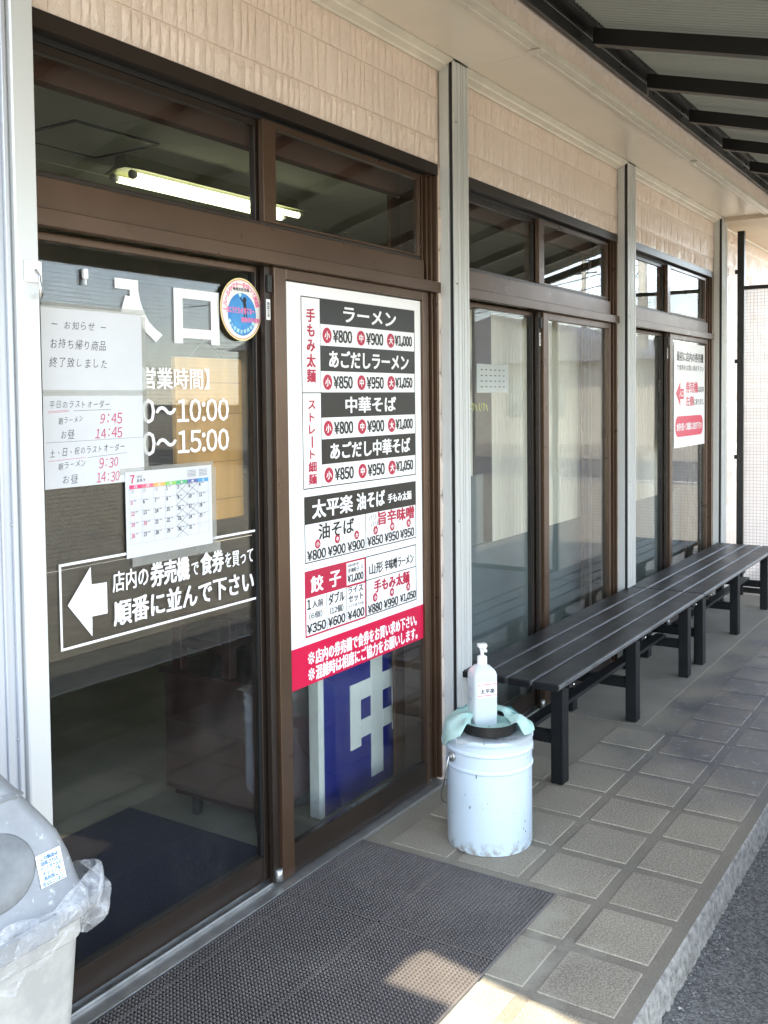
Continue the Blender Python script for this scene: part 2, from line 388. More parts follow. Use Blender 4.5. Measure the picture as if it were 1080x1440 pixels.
def boxes(name, lst, mat, parent=None, bev=.001):
    bm = bmesh.new()
    for b in lst: add_box(bm, *b, bev)
    return link(name, bm_mesh(bm), mat, parent)
def tube(name, pts, r, mat, parent=None, n=8):
    vs, fs = [], []
    pts = [Vector(p) for p in pts]
    for i, p in enumerate(pts):
        d = (pts[min(i + 1, len(pts) - 1)] - pts[max(i - 1, 0)]).normalized()
        a = d.orthogonal().normalized() if abs(d.z) > .9 else d.cross(Vector((0, 0, 1))).normalized(); b = d.cross(a)
        for k in range(n):
            t = 2 * math.pi * k / n; vs.append(p + a * math.cos(t) * r + b * math.sin(t) * r)
    for i in range(len(pts) - 1):
        for k in range(n):
            fs.append((i * n + k, i * n + (k + 1) % n, (i + 1) * n + (k + 1) % n, (i + 1) * n + k))
    fs.append(tuple(range(n))[::-1]); fs.append(tuple((len(pts) - 1) * n + k for k in range(n)))
    return link(name, mesh(vs, fs, True), mat, parent)
def lathe(name, prof, c, mat, parent=None, n=64, cap=True, smooth=True):
    vs, fs = [], []
    for r, z in prof:
        for k in range(n):
            t = 2 * math.pi * k / n; vs.append((c[0] + r * math.cos(t), c[1] + r * math.sin(t), c[2] + z))
    for i in range(len(prof) - 1):
        for k in range(n):
            fs.append((i * n + k, i * n + (k + 1) % n, (i + 1) * n + (k + 1) % n, (i + 1) * n + k))
    if cap:
        fs.append(tuple(range(n))[::-1]); fs.append(tuple((len(prof) - 1) * n + k for k in range(n)))
    me = mesh(vs, fs, smooth)
    if smooth:
        try: me.set_sharp_from_angle(angle=R(40))
        except Exception: pass
    return link(name, me, mat, parent)

# ------------------------------------------------------------ lettering
_cache = {}
FULL = {c: chr(ord(c) + 0xFEE0) for c in '0123456789,:()'}; FULL['¥'] = '￥'
def tight(body, gap=.07):
    """sans digits and signs set close together"""
    V, F, x = [], [], 0.0
    for c in body:
        if c == ' ': x += .3; continue
        vs, fs = glyphs(FULL.get(c, c), 0.0)
        ax = min(v[0] for v in vs); bx = max(v[0] for v in vs); n = len(V); g = .5 if c in FULL and c not in ',:' else 1
        V += [(a - ax + x, b) for a, b in vs]; F += [tuple(i + n for i in f) for f in fs]
        x += bx - ax + (gap if c in FULL else .09)
    return V, F
def glyphs(body, bold=0.0, res=2):
    k = (body, bold, res)
    if k not in _cache:
        c = bpy.data.curves.new('lettering', 'FONT'); c.body = body; c.size = 1; c.offset = bold; c.resolution_u = res
        o = bpy.data.objects.new('lettering', c); C.objects.link(o)
        dg = bpy.context.evaluated_depsgraph_get()
        me = bpy.data.meshes.new_from_object(o.evaluated_get(dg))
        vs = [(v.co.x, v.co.y) for v in me.vertices]; fs = [tuple(p.vertices) for p in me.polygons]
        bpy.data.objects.remove(o); bpy.data.curves.remove(c); bpy.data.meshes.remove(me)
        _cache[k] = (vs, fs)
    return _cache[k]
class Print:
    """collects flat print on a plane facing -y, one mesh"""
    def __init__(s, y): s.y = y; s.v = []; s.f = []; s.marks = []; s.rest = []
    def _mark(s, a): s.marks.append((a, len(s.f)))
    def _add(s, vs, fs):
        n = len(s.v); s.v += [(x, s.y, z) for x, z in vs]; s.f += [tuple(i + n for i in f) for f in fs]; return s
    def text(s, *a, **k):
        n = len(s.f); s._text(*a, **k); s._mark(n); return s
    def _text(s, body, x0, x1, z0, z1, bold=.012, flip=False):
        vs, fs = tight(body) if any(c in FULL for c in body) else glyphs(body, 0.0)
        ax = min(v[0] for v in vs); bx = max(v[0] for v in vs); ay = min(v[1] for v in vs); by = max(v[1] for v in vs)
        m = lambda v: (x0 + (v[0] - ax) / (bx - ax) * (x1 - x0), z0 + (v[1] - ay) / (by - ay) * (z1 - z0))
        if flip: m2 = m; m = lambda v: (x0 + x1 - m2(v)[0], m2(v)[1])
        k = (z1 - z0) * bold * 1.15
        return s._bold([m(v) for v in vs], fs, k)
    def _bold(s, pts, fs, k):
        if k <= 0: return s._add(pts, fs)
        y = s.y
        for i, (dx, dz) in enumerate(((-1, -.55), (1, -.55), (-1, .55), (1, .55), (0, 0))):
            s.y = y - i * .00006; s._add([(a + dx * k, b + dz * k) for a, b in pts], fs)
        s.y = y; return s
    def char(s, ch, cx, cz, w, h, bold=.012, rot=0, shear=0):
        vs, fs = glyphs(FULL.get(ch, ch), min(bold, 0))
        if not vs: return s
        ax = min(v[0] for v in vs); bx = max(v[0] for v in vs); ay = min(v[1] for v in vs); by = max(v[1] for v in vs)
        mx, my = (ax + bx) / 2, (ay + by) / 2; out = []
        for a, b in vs:
            x, z = (a - mx) * w, (b - my) * h; x += shear * z
            out.append((cx + x * math.cos(rot) - z * math.sin(rot), cz + x * math.sin(rot) + z * math.cos(rot)))
        return s._bold(out, fs, h * bold * 1.15)
    def hand(s, *a, **k):
        n = len(s.f); s._hand(*a, **k); s._mark(n); return s
    def _hand(s, body, x0, x1, zc, h, bold=-.008, dz=0.0):
        adv = [(.55 if ord(c) < 128 else 1.0) for c in body]; tot = sum(adv); u = (x1 - x0) / tot; x = x0
        for c, a in zip(body, adv):
            if c != ' ' and c != '　':
                k = random.uniform(.85, 1.05); t = (x - x0) / (x1 - x0)
                s.char(c, x + a * u / 2, zc + dz * t + random.uniform(-.06, .06) * h, u * k * .95, h * k, bold, random.uniform(-.05, .08), random.uniform(.05, .22))
            x += a * u
        return s
    def vert(s, *a, **k):
        n = len(s.f); s._vert(*a, **k); s._mark(n); return s
    def _vert(s, body, cx, z0, z1, w, bold=.015, hk=1.0):
        n = len(body); st = (z1 - z0) / n
        for i, c in enumerate(body):
            if c == 'ー': s.char(c, cx, z1 - (i + .5) * st, w, w, bold, -math.pi / 2)
            else: s.char(c, cx, z1 - (i + .5) * st, w, abs(st) * hk, bold)
        return s
    def rect(s, x0, x1, z0, z1): return s._add([(x0, z0), (x1, z0), (x1, z1), (x0, z1)], [(0, 1, 2, 3)])
    def frame(s, x0, x1, z0, z1, t):
        return s.rect(x0, x1, z0, z0 + t).rect(x0, x1, z1 - t, z1).rect(x0, x0 + t, z0 + t, z1 - t).rect(x1 - t, x1, z0 + t, z1 - t)
    def line(s, xa, za, xb, zb, t):
        d = math.hypot(xb - xa, zb - za); nx, nz = -(zb - za) / d * t / 2, (xb - xa) / d * t / 2
        return s._add([(xa - nx, za - nz), (xb - nx, zb - nz), (xb + nx, zb + nz), (xa + nx, za + nz)], [(0, 1, 2, 3)])
    def poly(s, pts): return s._add(pts, [tuple(range(len(pts)))])
    def disc(s, cx, cz, rx, rz=None, n=32):
        rz = rz or rx; return s._add([(cx + rx * math.cos(2 * math.pi * k / n), cz + rz * math.sin(2 * math.pi * k / n)) for k in range(n)], [tuple(range(n))])
    def ring(s, cx, cz, r0, r1, n=48):
        v = [(cx + r * math.cos(2 * math.pi * k / n), cz + r * math.sin(2 * math.pi * k / n)) for r in (r0, r1) for k in range(n)]
        return s._add(v, [(k, (k + 1) % n, n + (k + 1) % n, n + k) for k in range(n)])
    def done(s, name, mat, parent=None, stuff=False):
        if len(s.marks) < 2 or stuff or parent is None:
            o = link(name, mesh(s.v, s.f), mat, parent)
            if stuff: o['kind'] = 'stuff'
            return o
        inm = set(); groups = []
        for a, b in s.marks: groups.append(list(range(a, b))); inm.update(range(a, b))
        rest = [i for i in range(len(s.f)) if i not in inm]
        for gi, g_ in enumerate(groups + ([rest] if rest else [])):
            mp = {}; vs = []; fs = []
            for i in g_:
                f = []
                for q in s.f[i]:
                    if q not in mp: mp[q] = len(vs); vs.append(s.v[q])
                    f.append(mp[q])
                fs.append(tuple(f))
            o = link(name if gi < len(groups) else 'ruled_lines', mesh(vs, fs), mat, parent)
        return o

# ============================================================ GROUND
def sheet(name, x0, x1, y0, y1, z, mat, nx=1, ny=1):
    vs = [(x0 + (x1 - x0) * i / nx, y0 + (y1 - y0) * j / ny, z) for j in range(ny + 1) for i in range(nx + 1)]
    fs = [(j * (nx + 1) + i, j * (nx + 1) + i + 1, (j + 1) * (nx + 1) + i + 1, (j + 1) * (nx + 1) + i) for j in range(ny) for i in range(nx)]
    return link(name, mesh(vs, fs), mat)
g = sheet('asphalt_ground', -250, 300, -300, 200, -.09, m_asphalt); tag(g, kind='structure')
# raised walkway with recessed paving slabs; rough edge as kerb
wk = box('walkway', -2, 9.4, -1.075, -.031, -.30, -.0035, m_joint, bev=0); tag(wk, kind='structure')
def kerb():
    vs, fs = [], []; n = 1900; prof = [(-1.074, -.0035), (-1.104, -.004), (-1.110, -.009), (-1.116, -.045), (-1.122, -.10), (-1.122, -.3), (-1.074, -.3)]
    rnd = random.Random(3); k1 = [rnd.uniform(-1, 1) for _ in range(n + 8)]; k2 = [[rnd.uniform(-1, 1) for _ in prof] for _ in range(n + 8)]
    for i in range(n + 1):
        x = -2 + 11.4 * i / n; s = (0.25 * math.sin(x * 4.1 + 2 * math.sin(x * 2.7)) + .25 * k1[i // 2] + (.9 if k1[i // 9] > .86 else 0))
        for j, (y, z) in enumerate(prof):
            a = (0, .0006, .002, .005, .006, 0, 0)[j]
            vs.append((x, y + a * s * .9 + a * .55 * k2[i][j], z + (a * .5 * k2[i][j] if 1 < j < 5 else 0)))
    m = len(prof)
    for i in range(n):
        for j in range(m - 1): fs.append((i * m + j, (i + 1) * m + j, (i + 1) * m + j + 1, i * m + j + 1))
    me = mesh(vs, fs, False); me.materials.append(m_kerb); me.materials.append(m_joint)
    for i_, p_ in enumerate(me.polygons):
        if i_ % (m - 1) < 1: p_.material_index = 1
    o = link('kerb', me, None); tag(o, kind='structure')
kerb()
cols = [(-1.062, -.863), (-.825, -.612), (-.574, -.362), (-.324, -.112)]
sc_ = box('smooth_screed', 4.26, 7.46, -.455, -.036, -.003, -.0005, MAT('smooth_cement', (.26, .235, .19), .75, 0, .14, 2.5, 60, .2, .001), wk, bev=0)
slabm = {}
for ci, (ya, yb) in enumerate(cols):
    for r in range(-6, 25):
        x1 = 3.172 + (r - 8 + 0) * .2545; x0 = x1 - .214
        if x0 > 7.45 or x1 < .3: continue
        if (ci == 3 and x0 > 3.5) or (ci == 2 and x0 > 4.0): continue
        if ci not in slabm:
            bm = bmesh.new(); add_box(bm, 0, .214, ya, yb, -.02, 0, .0015); slabm[ci] = bm_mesh(bm); slabm[ci].materials.append(m_slab)
        o = bpy.data.objects.new('paving_slab', slabm[ci]); C.objects.link(o); o.parent = wk
        o.location = (x0, 0, random.uniform(-.0008, .0008))
# loose grit at the foot of the kerb
vs, fs = [], []
rn = random.Random(11)
def pebble(x, y, z, s):
    n = len(vs)
    pts = [Vector((1, 0, 0)), Vector((-1, 0, 0)), Vector((0, 1, 0)), Vector((0, -1, 0)), Vector((0, 0, 1)), Vector((0, 0, -1))]
    for p in pts: vs.append((x + p.x * s * rn.uniform(.6, 1.2), y + p.y * s * rn.uniform(.6, 1.2), z + p.z * s * rn.uniform(.5, .9)))
    for f in ((0, 2, 4), (2, 1, 4), (1, 3, 4), (3, 0, 4), (2, 0, 5), (1, 2, 5), (3, 1, 5), (0, 3, 5)): fs.append(tuple(i + n for i in f))
for _ in range(2600):
    x = rn.uniform(1.2, 6); d = abs(rn.gauss(0, .035)) if rn.random() < .55 else rn.uniform(0, .7)
    s = rn.choice([.002, .0025, .003, .0035]) if rn.random() < .975 else rn.uniform(.005, .009)
    pebble(x, -1.126 - d, -.09 + s * .4, s)
for _ in range(420):
    x = rn.uniform(1.2, 6.5); y = rn.choice([rn.uniform(-1.09, -.7), -.04 - abs(rn.gauss(0, .05)), rn.uniform(-1.09, -.1)])
    pebble(x, y, .001, rn.choice([.0012, .0016, .002, .0028]))
o = link('loose_grit', mesh(vs, fs), MAT('grit', (.30, .29, .27), .8, 0, .3, 60)); tag(o, 'loose grey grit scattered on the asphalt along the foot of the kerb', 'grit', kind='stuff')

# ============================================================ SHOP WALL
X0 = 1.436; PITCH = 1.9545; FW = 1.80; ZT = 2.34
wall = thing('shop_wall', 'pink beige shop front wall of ribbed siding above brown sliding windows', 'wall', (X0, 0, 0))
bays = [(X0 + PITCH * k, X0 + PITCH * k + FW) for k in range(3)]
# backing body
boxes('wall_backing', [(-1, 8.98, .0075, .16, ZT + .003, 3.35), (-1, bays[0][0] - .032, .0075, .16, -.3, ZT + .003), (bays[0][1] + .002, bays[1][0] - .002, .0075, .16, -.3, ZT + .003),
                  (bays[1][1] + .002, bays[2][0] - .002, .0075, .16, -.3, ZT + .003), (bays[2][1] + .002, 14, .0075, .16, -.3, ZT + .003), (8.98, 14, .0075, .16, ZT + .003, 3.35)], m_mortar, wall, bev=0)
tm = {}
def tile_mesh(wd, ht, var):
    k = (round(wd, 4), round(ht, 4), var)
    if k not in tm:
        rr = random.Random(hash(k) & 0xffff); nx, nz = 3, 4; vs, fs = [], []
        for j in range(nz + 1):
            for i in range(nx + 1):
                e = i in (0, nx) or j in (0, nz)
                vs.append((wd * (i / nx if e or i in (0, nx) else i / nx + rr.uniform(-.1, .1)), 0.004 if e else rr.uniform(-.0025, .0022), ht * (j / nz if e else j / nz + rr.uniform(-.06, .06))))
        for j in range(nz):
            for i in range(nx): a = j * (nx + 1) + i; fs.append((a, a + 1, a + nx + 2, a + nx + 1))
        b = len(vs); vs += [(-.001, .0092, -.001), (wd + .001, .0092, -.001), (wd + .001, .0092, ht + .001), (-.001, .0092, ht + .001)]
        bot = list(range(nx + 1)); rig = [j * (nx + 1) + nx for j in range(nz + 1)]; top = [nz * (nx + 1) + i for i in range(nx, -1, -1)]; lef = [j * (nx + 1) for j in range(nz, -1, -1)]
        for ring_, p, q in ((bot, b, b + 1), (rig, b + 1, b + 2), (top, b + 2, b + 3), (lef, b + 3, b)):
            fs.append(tuple(ring_[::-1]) + (p, q))
        tm[k] = mesh(vs, fs); tm[k].materials.append(m_siding)
    return tm[k]
widths = [.026, .032, .040, .050, .060, .030, .022]
ntile = 0
rows = [(ZT + .002, 2.4335), (2.4385, 2.5875), (2.5925, 2.694)]
def tile_row(xa, xb, za, zb, parent, y=0.0, merge=None, wds=widths, name='siding_tile'):
    global ntile
    x = xa
    while x < xb - .006:
        wd = random.choice(wds)
        if x + wd > xb - .014: wd = round(xb - x - .0012, 4)
        me = tile_mesh(wd, zb - za, random.randint(0, 2))
        if merge is None and ntile < 292:
            o = bpy.data.objects.new(name, me); C.objects.link(o); o.parent = parent; o.location = Vector((x, y, za)) - wloc(parent); ntile += 1
        else:
            n = len(merge[0]); merge[0].extend([(v.co.x + x, v.co.y + y, v.co.z + za) for v in me.vertices]); merge[1].extend([tuple(i + n for i in p.vertices) for p in me.polygons])
        x += wd + .0028
far = ([], [])
for za, zb in rows:
    tile_row(1.36, 3.262, za, zb, wall); tile_row(3.395, 5.22, za, zb, wall)
for za, zb in rows:
    tile_row(5.35, 7.215, za, zb, wall, merge=far)
# narrow strips beside the frames and the wall beyond
zz = 2.337
while zz > .0:
    for xa, xb in ((3.240, 3.286), (5.196, 5.24), (5.30, 5.34)): tile_row(xa, xb, max(zz - .150, .0), zz - .001, wall, merge=far, wds=[.05])
    tile_row(7.40, 9.9, max(zz - .150, .0), zz - .001, wall, merge=far, wds=[.05, .07, .09])
    tile_row(.6, 1.25, max(zz - .150, .0), zz - .001, wall, merge=far, wds=[.05, .07, .09])
    zz -= .155
for za, zb in rows: tile_row(7.37, 9.9, za, zb, wall, merge=far)
o = link('siding_tiles_far', mesh(*far), m_siding, wall); o['kind'] = 'stuff'
# fascia band above soffit
fas = ([], [])
tile_row(.3, 7.24, 2.745, 2.84, wall, y=-.372, merge=fas, wds=[.05, .07, .09, .11])
o = link('fascia_tiles', mesh(*fas), m_siding, wall); o['kind'] = 'stuff'
box('fascia_backing', .3, 7.24, -.360, -.30, 2.742, 3.0, m_mortar, wall, bev=0)
boxes('upper_wall', [(-3, 1.0, -.36, .9, 3.004, 3.4), (1.0, 14, -.36, .9, 3.004, 3.4)], m_siding, wall, bev=0)
# soffit panels, trims
def soffit():
    xs = [-1.0, 1.42, 3.39, 5.345, 7.24]
    for a, b in zip(xs, xs[1:]):
        box('soffit_panel', a + .001, b - .001, -.335, -.064, 2.7285, 2.7405, m_soffit, wall, bev=.0015)
    # sloped moulding between siding and soffit
    for a, b in ((1.0, 3.27), (3.39, 5.22), (5.345, 7.22), (7.36, 9.5)):
        pf = [(.003, 2.694), (-.004, 2.694), (-.010, 2.700), (-.034, 2.708), (-.038, 2.713), (-.060, 2.7245), (-.060, 2.75), (.003, 2.75)]
        vs = [(x, y, z) for x in (a, b) for y, z in pf]; n = len(pf)
        fs = [(i, (i + 1) % n, n + (i + 1) % n, n + i) for i in range(n)] + [tuple(range(n))[::-1], tuple(range(n, 2 * n))]
        link('wall_moulding', mesh(vs, fs), m_molding, wall)
    # outer drip edge: lengths of channel with covers at the joints
    xs = [-1.0, 3.318, 5.36, 7.244]
    for a, b in zip(xs, xs[1:]):
        boxes('drip_edge', [(a + .001, b - .001, -.352, -.336, 2.716, 2.741), (a + .001, b - .001, -.384, -.3525, 2.7195, 2.7325), (a + .001, b - .001, -.388, -.382, 2.7195, 2.744)], m_molding, wall, bev=.001)
        box('drip_edge_cover', a + .001, a + .05, -.390, -.333, 2.7135, 2.7160, m_molding, wall, bev=.0005)
    bmx = bmesh.new()
    for k in range(26):
        x = 1.2 + k * .24
        for y in (-.322, -.078):
            r = bmesh.ops.create_uvsphere(bmx, u_segments=8, v_segments=4, radius=.0035)
            for v in r['verts']: v.co = Vector((v.co.x + x, v.co.y + y, v.co.z * .5 + 2.7285))
    o = link('soffit_screws', bm_mesh(bmx, True), m_alu, wall); o['kind'] = 'stuff'
soffit()
# end of soffit: cream eave beyond
box('eave_panel', 7.26, 10.5, -.50, -.002, 2.70, 2.78, MAT('cream_eave', (.66, .55, .42), .6, 0, .04, 3), wall, bev=.002)
# interior shell
fl = box('interior_floor', -1, 9, -.030, 5.2, -.3, -.0035, m_int_floor, bev=0); tag(fl, kind='structure')
iw = boxes('interior_walls', [(-1, 9, 5.2, 5.3, 0, 3.0), (-1.1, -1, .16, 5.3, 0, 3.0), (9, 9.1, .16, 5.3, 0, 3.0)], m_int_wall, bev=0); tag(iw, kind='structure')
ic = box('interior_ceiling', -1, 9, .161, 5.2, 2.6, 2.7, m_int_ceil, bev=0); tag(ic, kind='structure')
for i in range(-1, 10):
    for j in range(6):
        x0 = i * .91 + .1; y0 = .17 + j * .91
        if x0 + .905 > 9 or y0 + .905 > 5.2 or x0 < -1: continue
        b = box('ceiling_panel', x0, x0 + .905, y0, y0 + .905, 2.592, 2.5995, m_int_ceil, ic, bev=.0015)

# ------------------------------------------------------------ shutter guide posts
post_lab = ['wide cream white shutter guide post at the left edge beside the entrance door', 'cream shutter guide post rising behind the pale blue pail',
            'cream shutter guide post between the second and third windows', 'cream shutter guide post at the far right end of the third window']
def post(xa, xb, lab, yf=-.060, left=False):
    t = thing('shutter_post', lab, 'post', ((xa + xb) / 2, -.03, 0), 'shutter guide posts along the wall')
    box('rear_flange', xa, xb, -.037, .003, -.003, 2.722, m_cream, t, bev=.0015)
    box('guide_groove', xa + .008, xb - .008, -.0535, -.0375, -.002, 2.722, m_black, t, bev=0)
    L = [(xa, xb, yf + .003, -.0538, -.003, 2.7245)]
    n = 5 if not left else 4
    w_ = xb - xa
    ribs = [(xa + w_ * .0, xa + w_ * .10), (xa + w_ * .28, xa + w_ * .40), (xa + w_ * .52, xa + w_ * .60), (xa + w_ * .66, xa + w_ * .74), (xa + w_ * .90, xb)]
    for a, b in ribs: L.append((a, b, yf, yf + .0026, -.003, 2.7245))
    boxes('front_plate', L, m_cream, t, bev=.0006)
    boxes('latch', [(xa + .002, xa + .018, -.052, -.040, 1.26, 1.30)], m_black_st, t, bev=.001)
    for z in (.12, 1.0, 1.9, 2.5):
        tube('screw', [(xa + .02, yf + .002, z), (xa + .02, yf - .0045, z)], .003, m_alu, t, 8)
    return t
# leftmost post: wider two-step profile
t = thing('shutter_post', post_lab[0], 'post', (1.34, -.03, 0), 'shutter guide posts along the wall')
box('rear_flange', 1.225, 1.378, -.037, .003, -.003, 2.722, m_cream, t, bev=.0015)
boxes('front_plate', [(1.218, 1.335, -.058, -.0375, -.003, 2.7245), (1.225, 1.236, -.064, -.0583, -.003, 2.7245), (1.290, 1.295, -.064, -.0583, -.003, 2.7245), (1.316, 1.326, -.067, -.0583, -.003, 2.7245)], m_silver, t, bev=.0012)
box('side_flange', 1.3355, 1.393, -.072, -.0375, -.003, 2.7245, m_cream, t, bev=.003)
for z in (.75, 1.21, 2.2): tube('screw', [(1.316, -.0575, z), (1.316, -.062, z)], .003, m_alu, t, 8)
post(3.272, 3.388, post_lab[1]); post(5.222, 5.343, post_lab[2]); post(7.22, 7.355, post_lab[3])
h = thing('wall_hook', 'small white adhesive hook stuck on the leftmost cream post', 'hook', (1.40, -.072, 1.74))
box('hook_plate', 1.352, 1.396, -.078, -.0725, 1.725, 1.772, m_plastic_w, h, bev=.002)
tube('hook_wire', [(1.378, -.079, 1.752), (1.378, -.090, 1.738), (1.377, -.094, 1.712), (1.379, -.090, 1.694), (1.384, -.086, 1.690), (1.388, -.084, 1.702)], .0028, m_chrome, h)

# ------------------------------------------------------------ window frames and sliding sashes
frame_lab = ['brown aluminium entrance frame with a lit ceiling lamp seen through its transom', 'middle brown window frame between the second and third cream posts', 'far brown window frame whose transom reflects blue sky and a utility pole']
def window_frame(k):
    x0, x1 = bays[k]; G = m_glass if k == 0 else m_glass2
    xe = x0 if k else x0 - .03
    t = thing('window_frame', frame_lab[k], 'window frame', ((x0 + x1) / 2, .05, 0), 'brown aluminium window frames')
    box('head_member', xe, x1, -.012, .009, 2.298, ZT, m_bronze_d, t, bev=.0015)
    boxes('head_track', [(x0 + .03, x1 - .03, .012, .11, 2.300, 2.337), (x0 + .03, x1 - .03, .030, .036, 2.286, 2.300), (x0 + .03, x1 - .03, .066, .072, 2.286, 2.300)], m_black, t, bev=.001)
    box('lintel_board', x0 + .04, x1 - .04, .115, .155, 2.232, 2.332, m_lintel, t, bev=.002)
    for a, b in ((x0, x0 + .030) if k else (x0 - .03, x0 - .002), (x1 - .012, x1)):
        box('jamb_member', a, b, -.010, .112, .020, 2.2975, m_bronze, t, bev=.0015)
    for i in range(4):   # stepped tracks of the right jamb
        box('jamb_track', x1 - .0125 - .018 * (i + 1) + .004, x1 - .0125 - .018 * i - .004, .004 + .010 * i, .108, .020, 2.2975, m_bronze, t, bev=.001)
    box('inner_jamb', x1 - .075, x1 + .05, .163, .156, .005, 2.2315, m_wood, t, bev=.003)
    box('inner_jamb', x0 - .06, x0 - .02, .118, .156, .005, 2.2315, m_wood, t, bev=.003)
    # transom bar
    box('transom_bar', x0 + .031 if k else x0 - .001, x1 - .0955, -.004, .105, 1.903, 1.975, m_bronze, t, bev=.0015)
    box('transom_lip', xe, x1 - .002, -.022, .006, 1.862, 1.902, m_bronze, t, bev=.002)
    box('transom_sill', x0 + .031 if k else x0 - .001, x1 - .0955, .010, .100, 1.9755, 1.988, m_bronze_d, t, bev=.001)
    # transom sashes
    xm = x0 + .835
    boxes('transom_sash', [(xm - .030, xm + .005, .036, .058, 1.989, 2.286), (x0 + .032 * (k > 0), xm - .0305, .036, .058, 1.989, 1.998), (x0 + .032 * (k > 0), xm - .0305, .036, .058, 2.266, 2.286)], m_bronze_d, t, bev=.001)
    boxes('transom_sash', [(xm - .022, xm + .035, .010, .030, 1.989, 2.286), (x1 - .112, x1 - .096, .010, .030, 1.989, 2.286), (xm + .0355, x1 - .1125, .010, .030, 1.989, 1.997), (xm + .0355, x1 - .1125, .010, .030, 2.268, 2.286)], m_bronze, t, bev=.001)
    box('transom_pane', x0 + .032 * (k > 0), xm - .031, .045, .049, 1.999, 2.2655, G, t, bev=0)
    box('transom_pane', xm + .036, x1 - .113, .018, .022, 1.998, 2.2675, G, t, bev=0)
    # sill
    box('sill_track', xe, x1, -.030, .11, -.003, .010, m_alu, t, bev=.001)
    boxes('sill_rail', [(x0 + .03, x1 - .03, .020, .024, .0105, .018), (x0 + .03, x1 - .03, .060, .064, .0105, .018)], m_alu, t, bev=.0005)
    return t
sash_lab = [('left entrance sash with large white lettering, notices and a calendar on its glass', 'right entrance sash covered by the tall white menu poster'),
            ('left sash of the middle window with a dark strip behind the glass', 'right sash of the middle window reflecting the bench and a sunny yard'),
            ('left sash of the far window beside the third cream post', 'right sash of the far window with the small white notice')]
def sashes(k):
    x0, x1 = bays[k]; G = m_glass if k == 0 else m_glass2
    xl = x0 + .03; xm = x0 + .80
    t = thing('sliding_sash', sash_lab[k][0], 'sliding door', (xl + .4, .055, .02), 'brown sliding sashes')
    ya, yb = .042, .072
    box('stile', xm + .005, xm + .048, ya, yb, .022, 1.861, m_bronze_d, t, bev=.0015)
    box('stile', (xl if k else xl - .06) + .001, (xl if k else xl - .06) + .030, ya, yb, .022, 1.861, m_bronze_d, t, bev=.0015)
    xl = xl if k else xl - .06
    box('top_rail', xl + .0305, xm + .0045, ya, yb, 1.842, 1.861, m_bronze, t, bev=.0015)
    box('bottom_rail', xl + .0305, xm + .0045, ya + .001, yb, .022, .097, m_bronze_d, t, bev=.0015)
    box('glass_pane', xl + .0305, xm + .0045, .053, .057, .0975, 1.8415, G, t, bev=0)
    box('gasket', xm - .003, xm + .0045, .047, .052, .0975, 1.8415, m_black, t, bev=0)
    t2 = thing('sliding_sash', sash_lab[k][1], 'sliding door', (x1 - .5, .02, .02), 'brown sliding sashes')
    ya, yb = .004, .034; xr = x1 - .0945
    xs = x0 + .847
    box('stile', xs, xs + .056, ya, yb, .013, 1.861, m_bronze, t2, bev=.0015)
    box('edge_strip', xs - .030, xs - .0005, ya + .012, yb, .013, 1.861, m_bronze_d, t2, bev=.001)
    box('stile', xr + .001, xr + .030, ya, yb, .013, 1.861, m_bronze, t2, bev=.0015)
    box('top_rail', xs + .0565, xr + .0005, ya, yb, 1.829, 1.861, m_bronze, t2, bev=.0015)
    box('bottom_rail', xs + .0565, xr + .0005, ya + .001, yb, .013, .103, m_bronze_d, t2, bev=.0015)
    box('glass_pane', xs + .0565, xr + .0005, .016, .020, .1035, 1.8285, G, t2, bev=0)
    s = box('maker_sticker', xs - .026, xs - .008, .0145, .0155, 1.705, 1.765, m_white_st, t2, bev=0)
    p = Print(.0140); p.vert('施錠注意', xs - .017, 1.712, 1.758, .012, .01); p.done('lettering', m_print_k, s)
    box('latch', xs - .026, xs - .008, .006, .0155, 1.785, 1.835, m_black, t2, bev=.001)
    tube('roller_cover', [(xs - .015, .010, .02), (xs - .015, .010, .055)], .012, m_alu, t2, 10)
    return t, t2
for k in range(3): window_frame(k)
S = [sashes(k) for k in range(3)]

# ------------------------------------------------------------ writing on the left entrance glass
GY = .0525
e = Print(GY - .0006)
e.poly([(1.714, 1.778), (1.792, 1.778), (1.792, 1.752), (1.714, 1.752)])
e._add([(1.763, 1.7519), (1.792, 1.7519), (1.763, 1.735), (1.798, 1.726), (1.766, 1.716), (1.808, 1.701), (1.772, 1.699), (1.828, 1.673), (1.783, 1.683), (1.850, 1.657), (1.795, 1.665), (1.874, 1.643), (1.819, 1.645), (1.850, 1.623)],
       [(0, 1, 3, 2), (2, 3, 5, 4), (4, 5, 7, 6), (6, 7, 9, 8), (8, 9, 11, 10), (10, 11, 13, 12)])
e._add([(1.748, 1.737), (1.7629, 1.735), (1.731, 1.692), (1.7659, 1.716), (1.7719, 1.699), (1.694, 1.632), (1.714, 1.626), (1.766, 1.690)], [(0, 1, 3, 2), (2, 3, 4, 7), (2, 7, 6, 5)])
e.rect(1.917, 1.950, 1.624, 1.7715).rect(2.060, 2.094, 1.624, 1.7715).rect(1.9501, 2.0599, 1.746, 1.7715).rect(1.9501, 2.0599, 1.639, 1.665)
o = e.done('entrance_lettering', m_white_st); tag(o, 'two large white vinyl characters 入口 at the top of the entrance glass', 'lettering')
t = thing('opening_hours', 'white vinyl opening hours below the large 入口 characters', 'lettering', (1.95, GY, 1.4))
Print(GY - .0006).text('営業時間】', 1.795, 2.048, 1.501, 1.557, .02).done('heading_line', m_white_st, t)
Print(GY - .0006).text('0〜10:00', 1.797, 2.126, 1.412, 1.474, .02).done('hours_line', m_white_st, t)
Print(GY - .0006).text('0〜15:00', 1.797, 2.124, 1.328, 1.389, .02).done('hours_line', m_white_st, t)
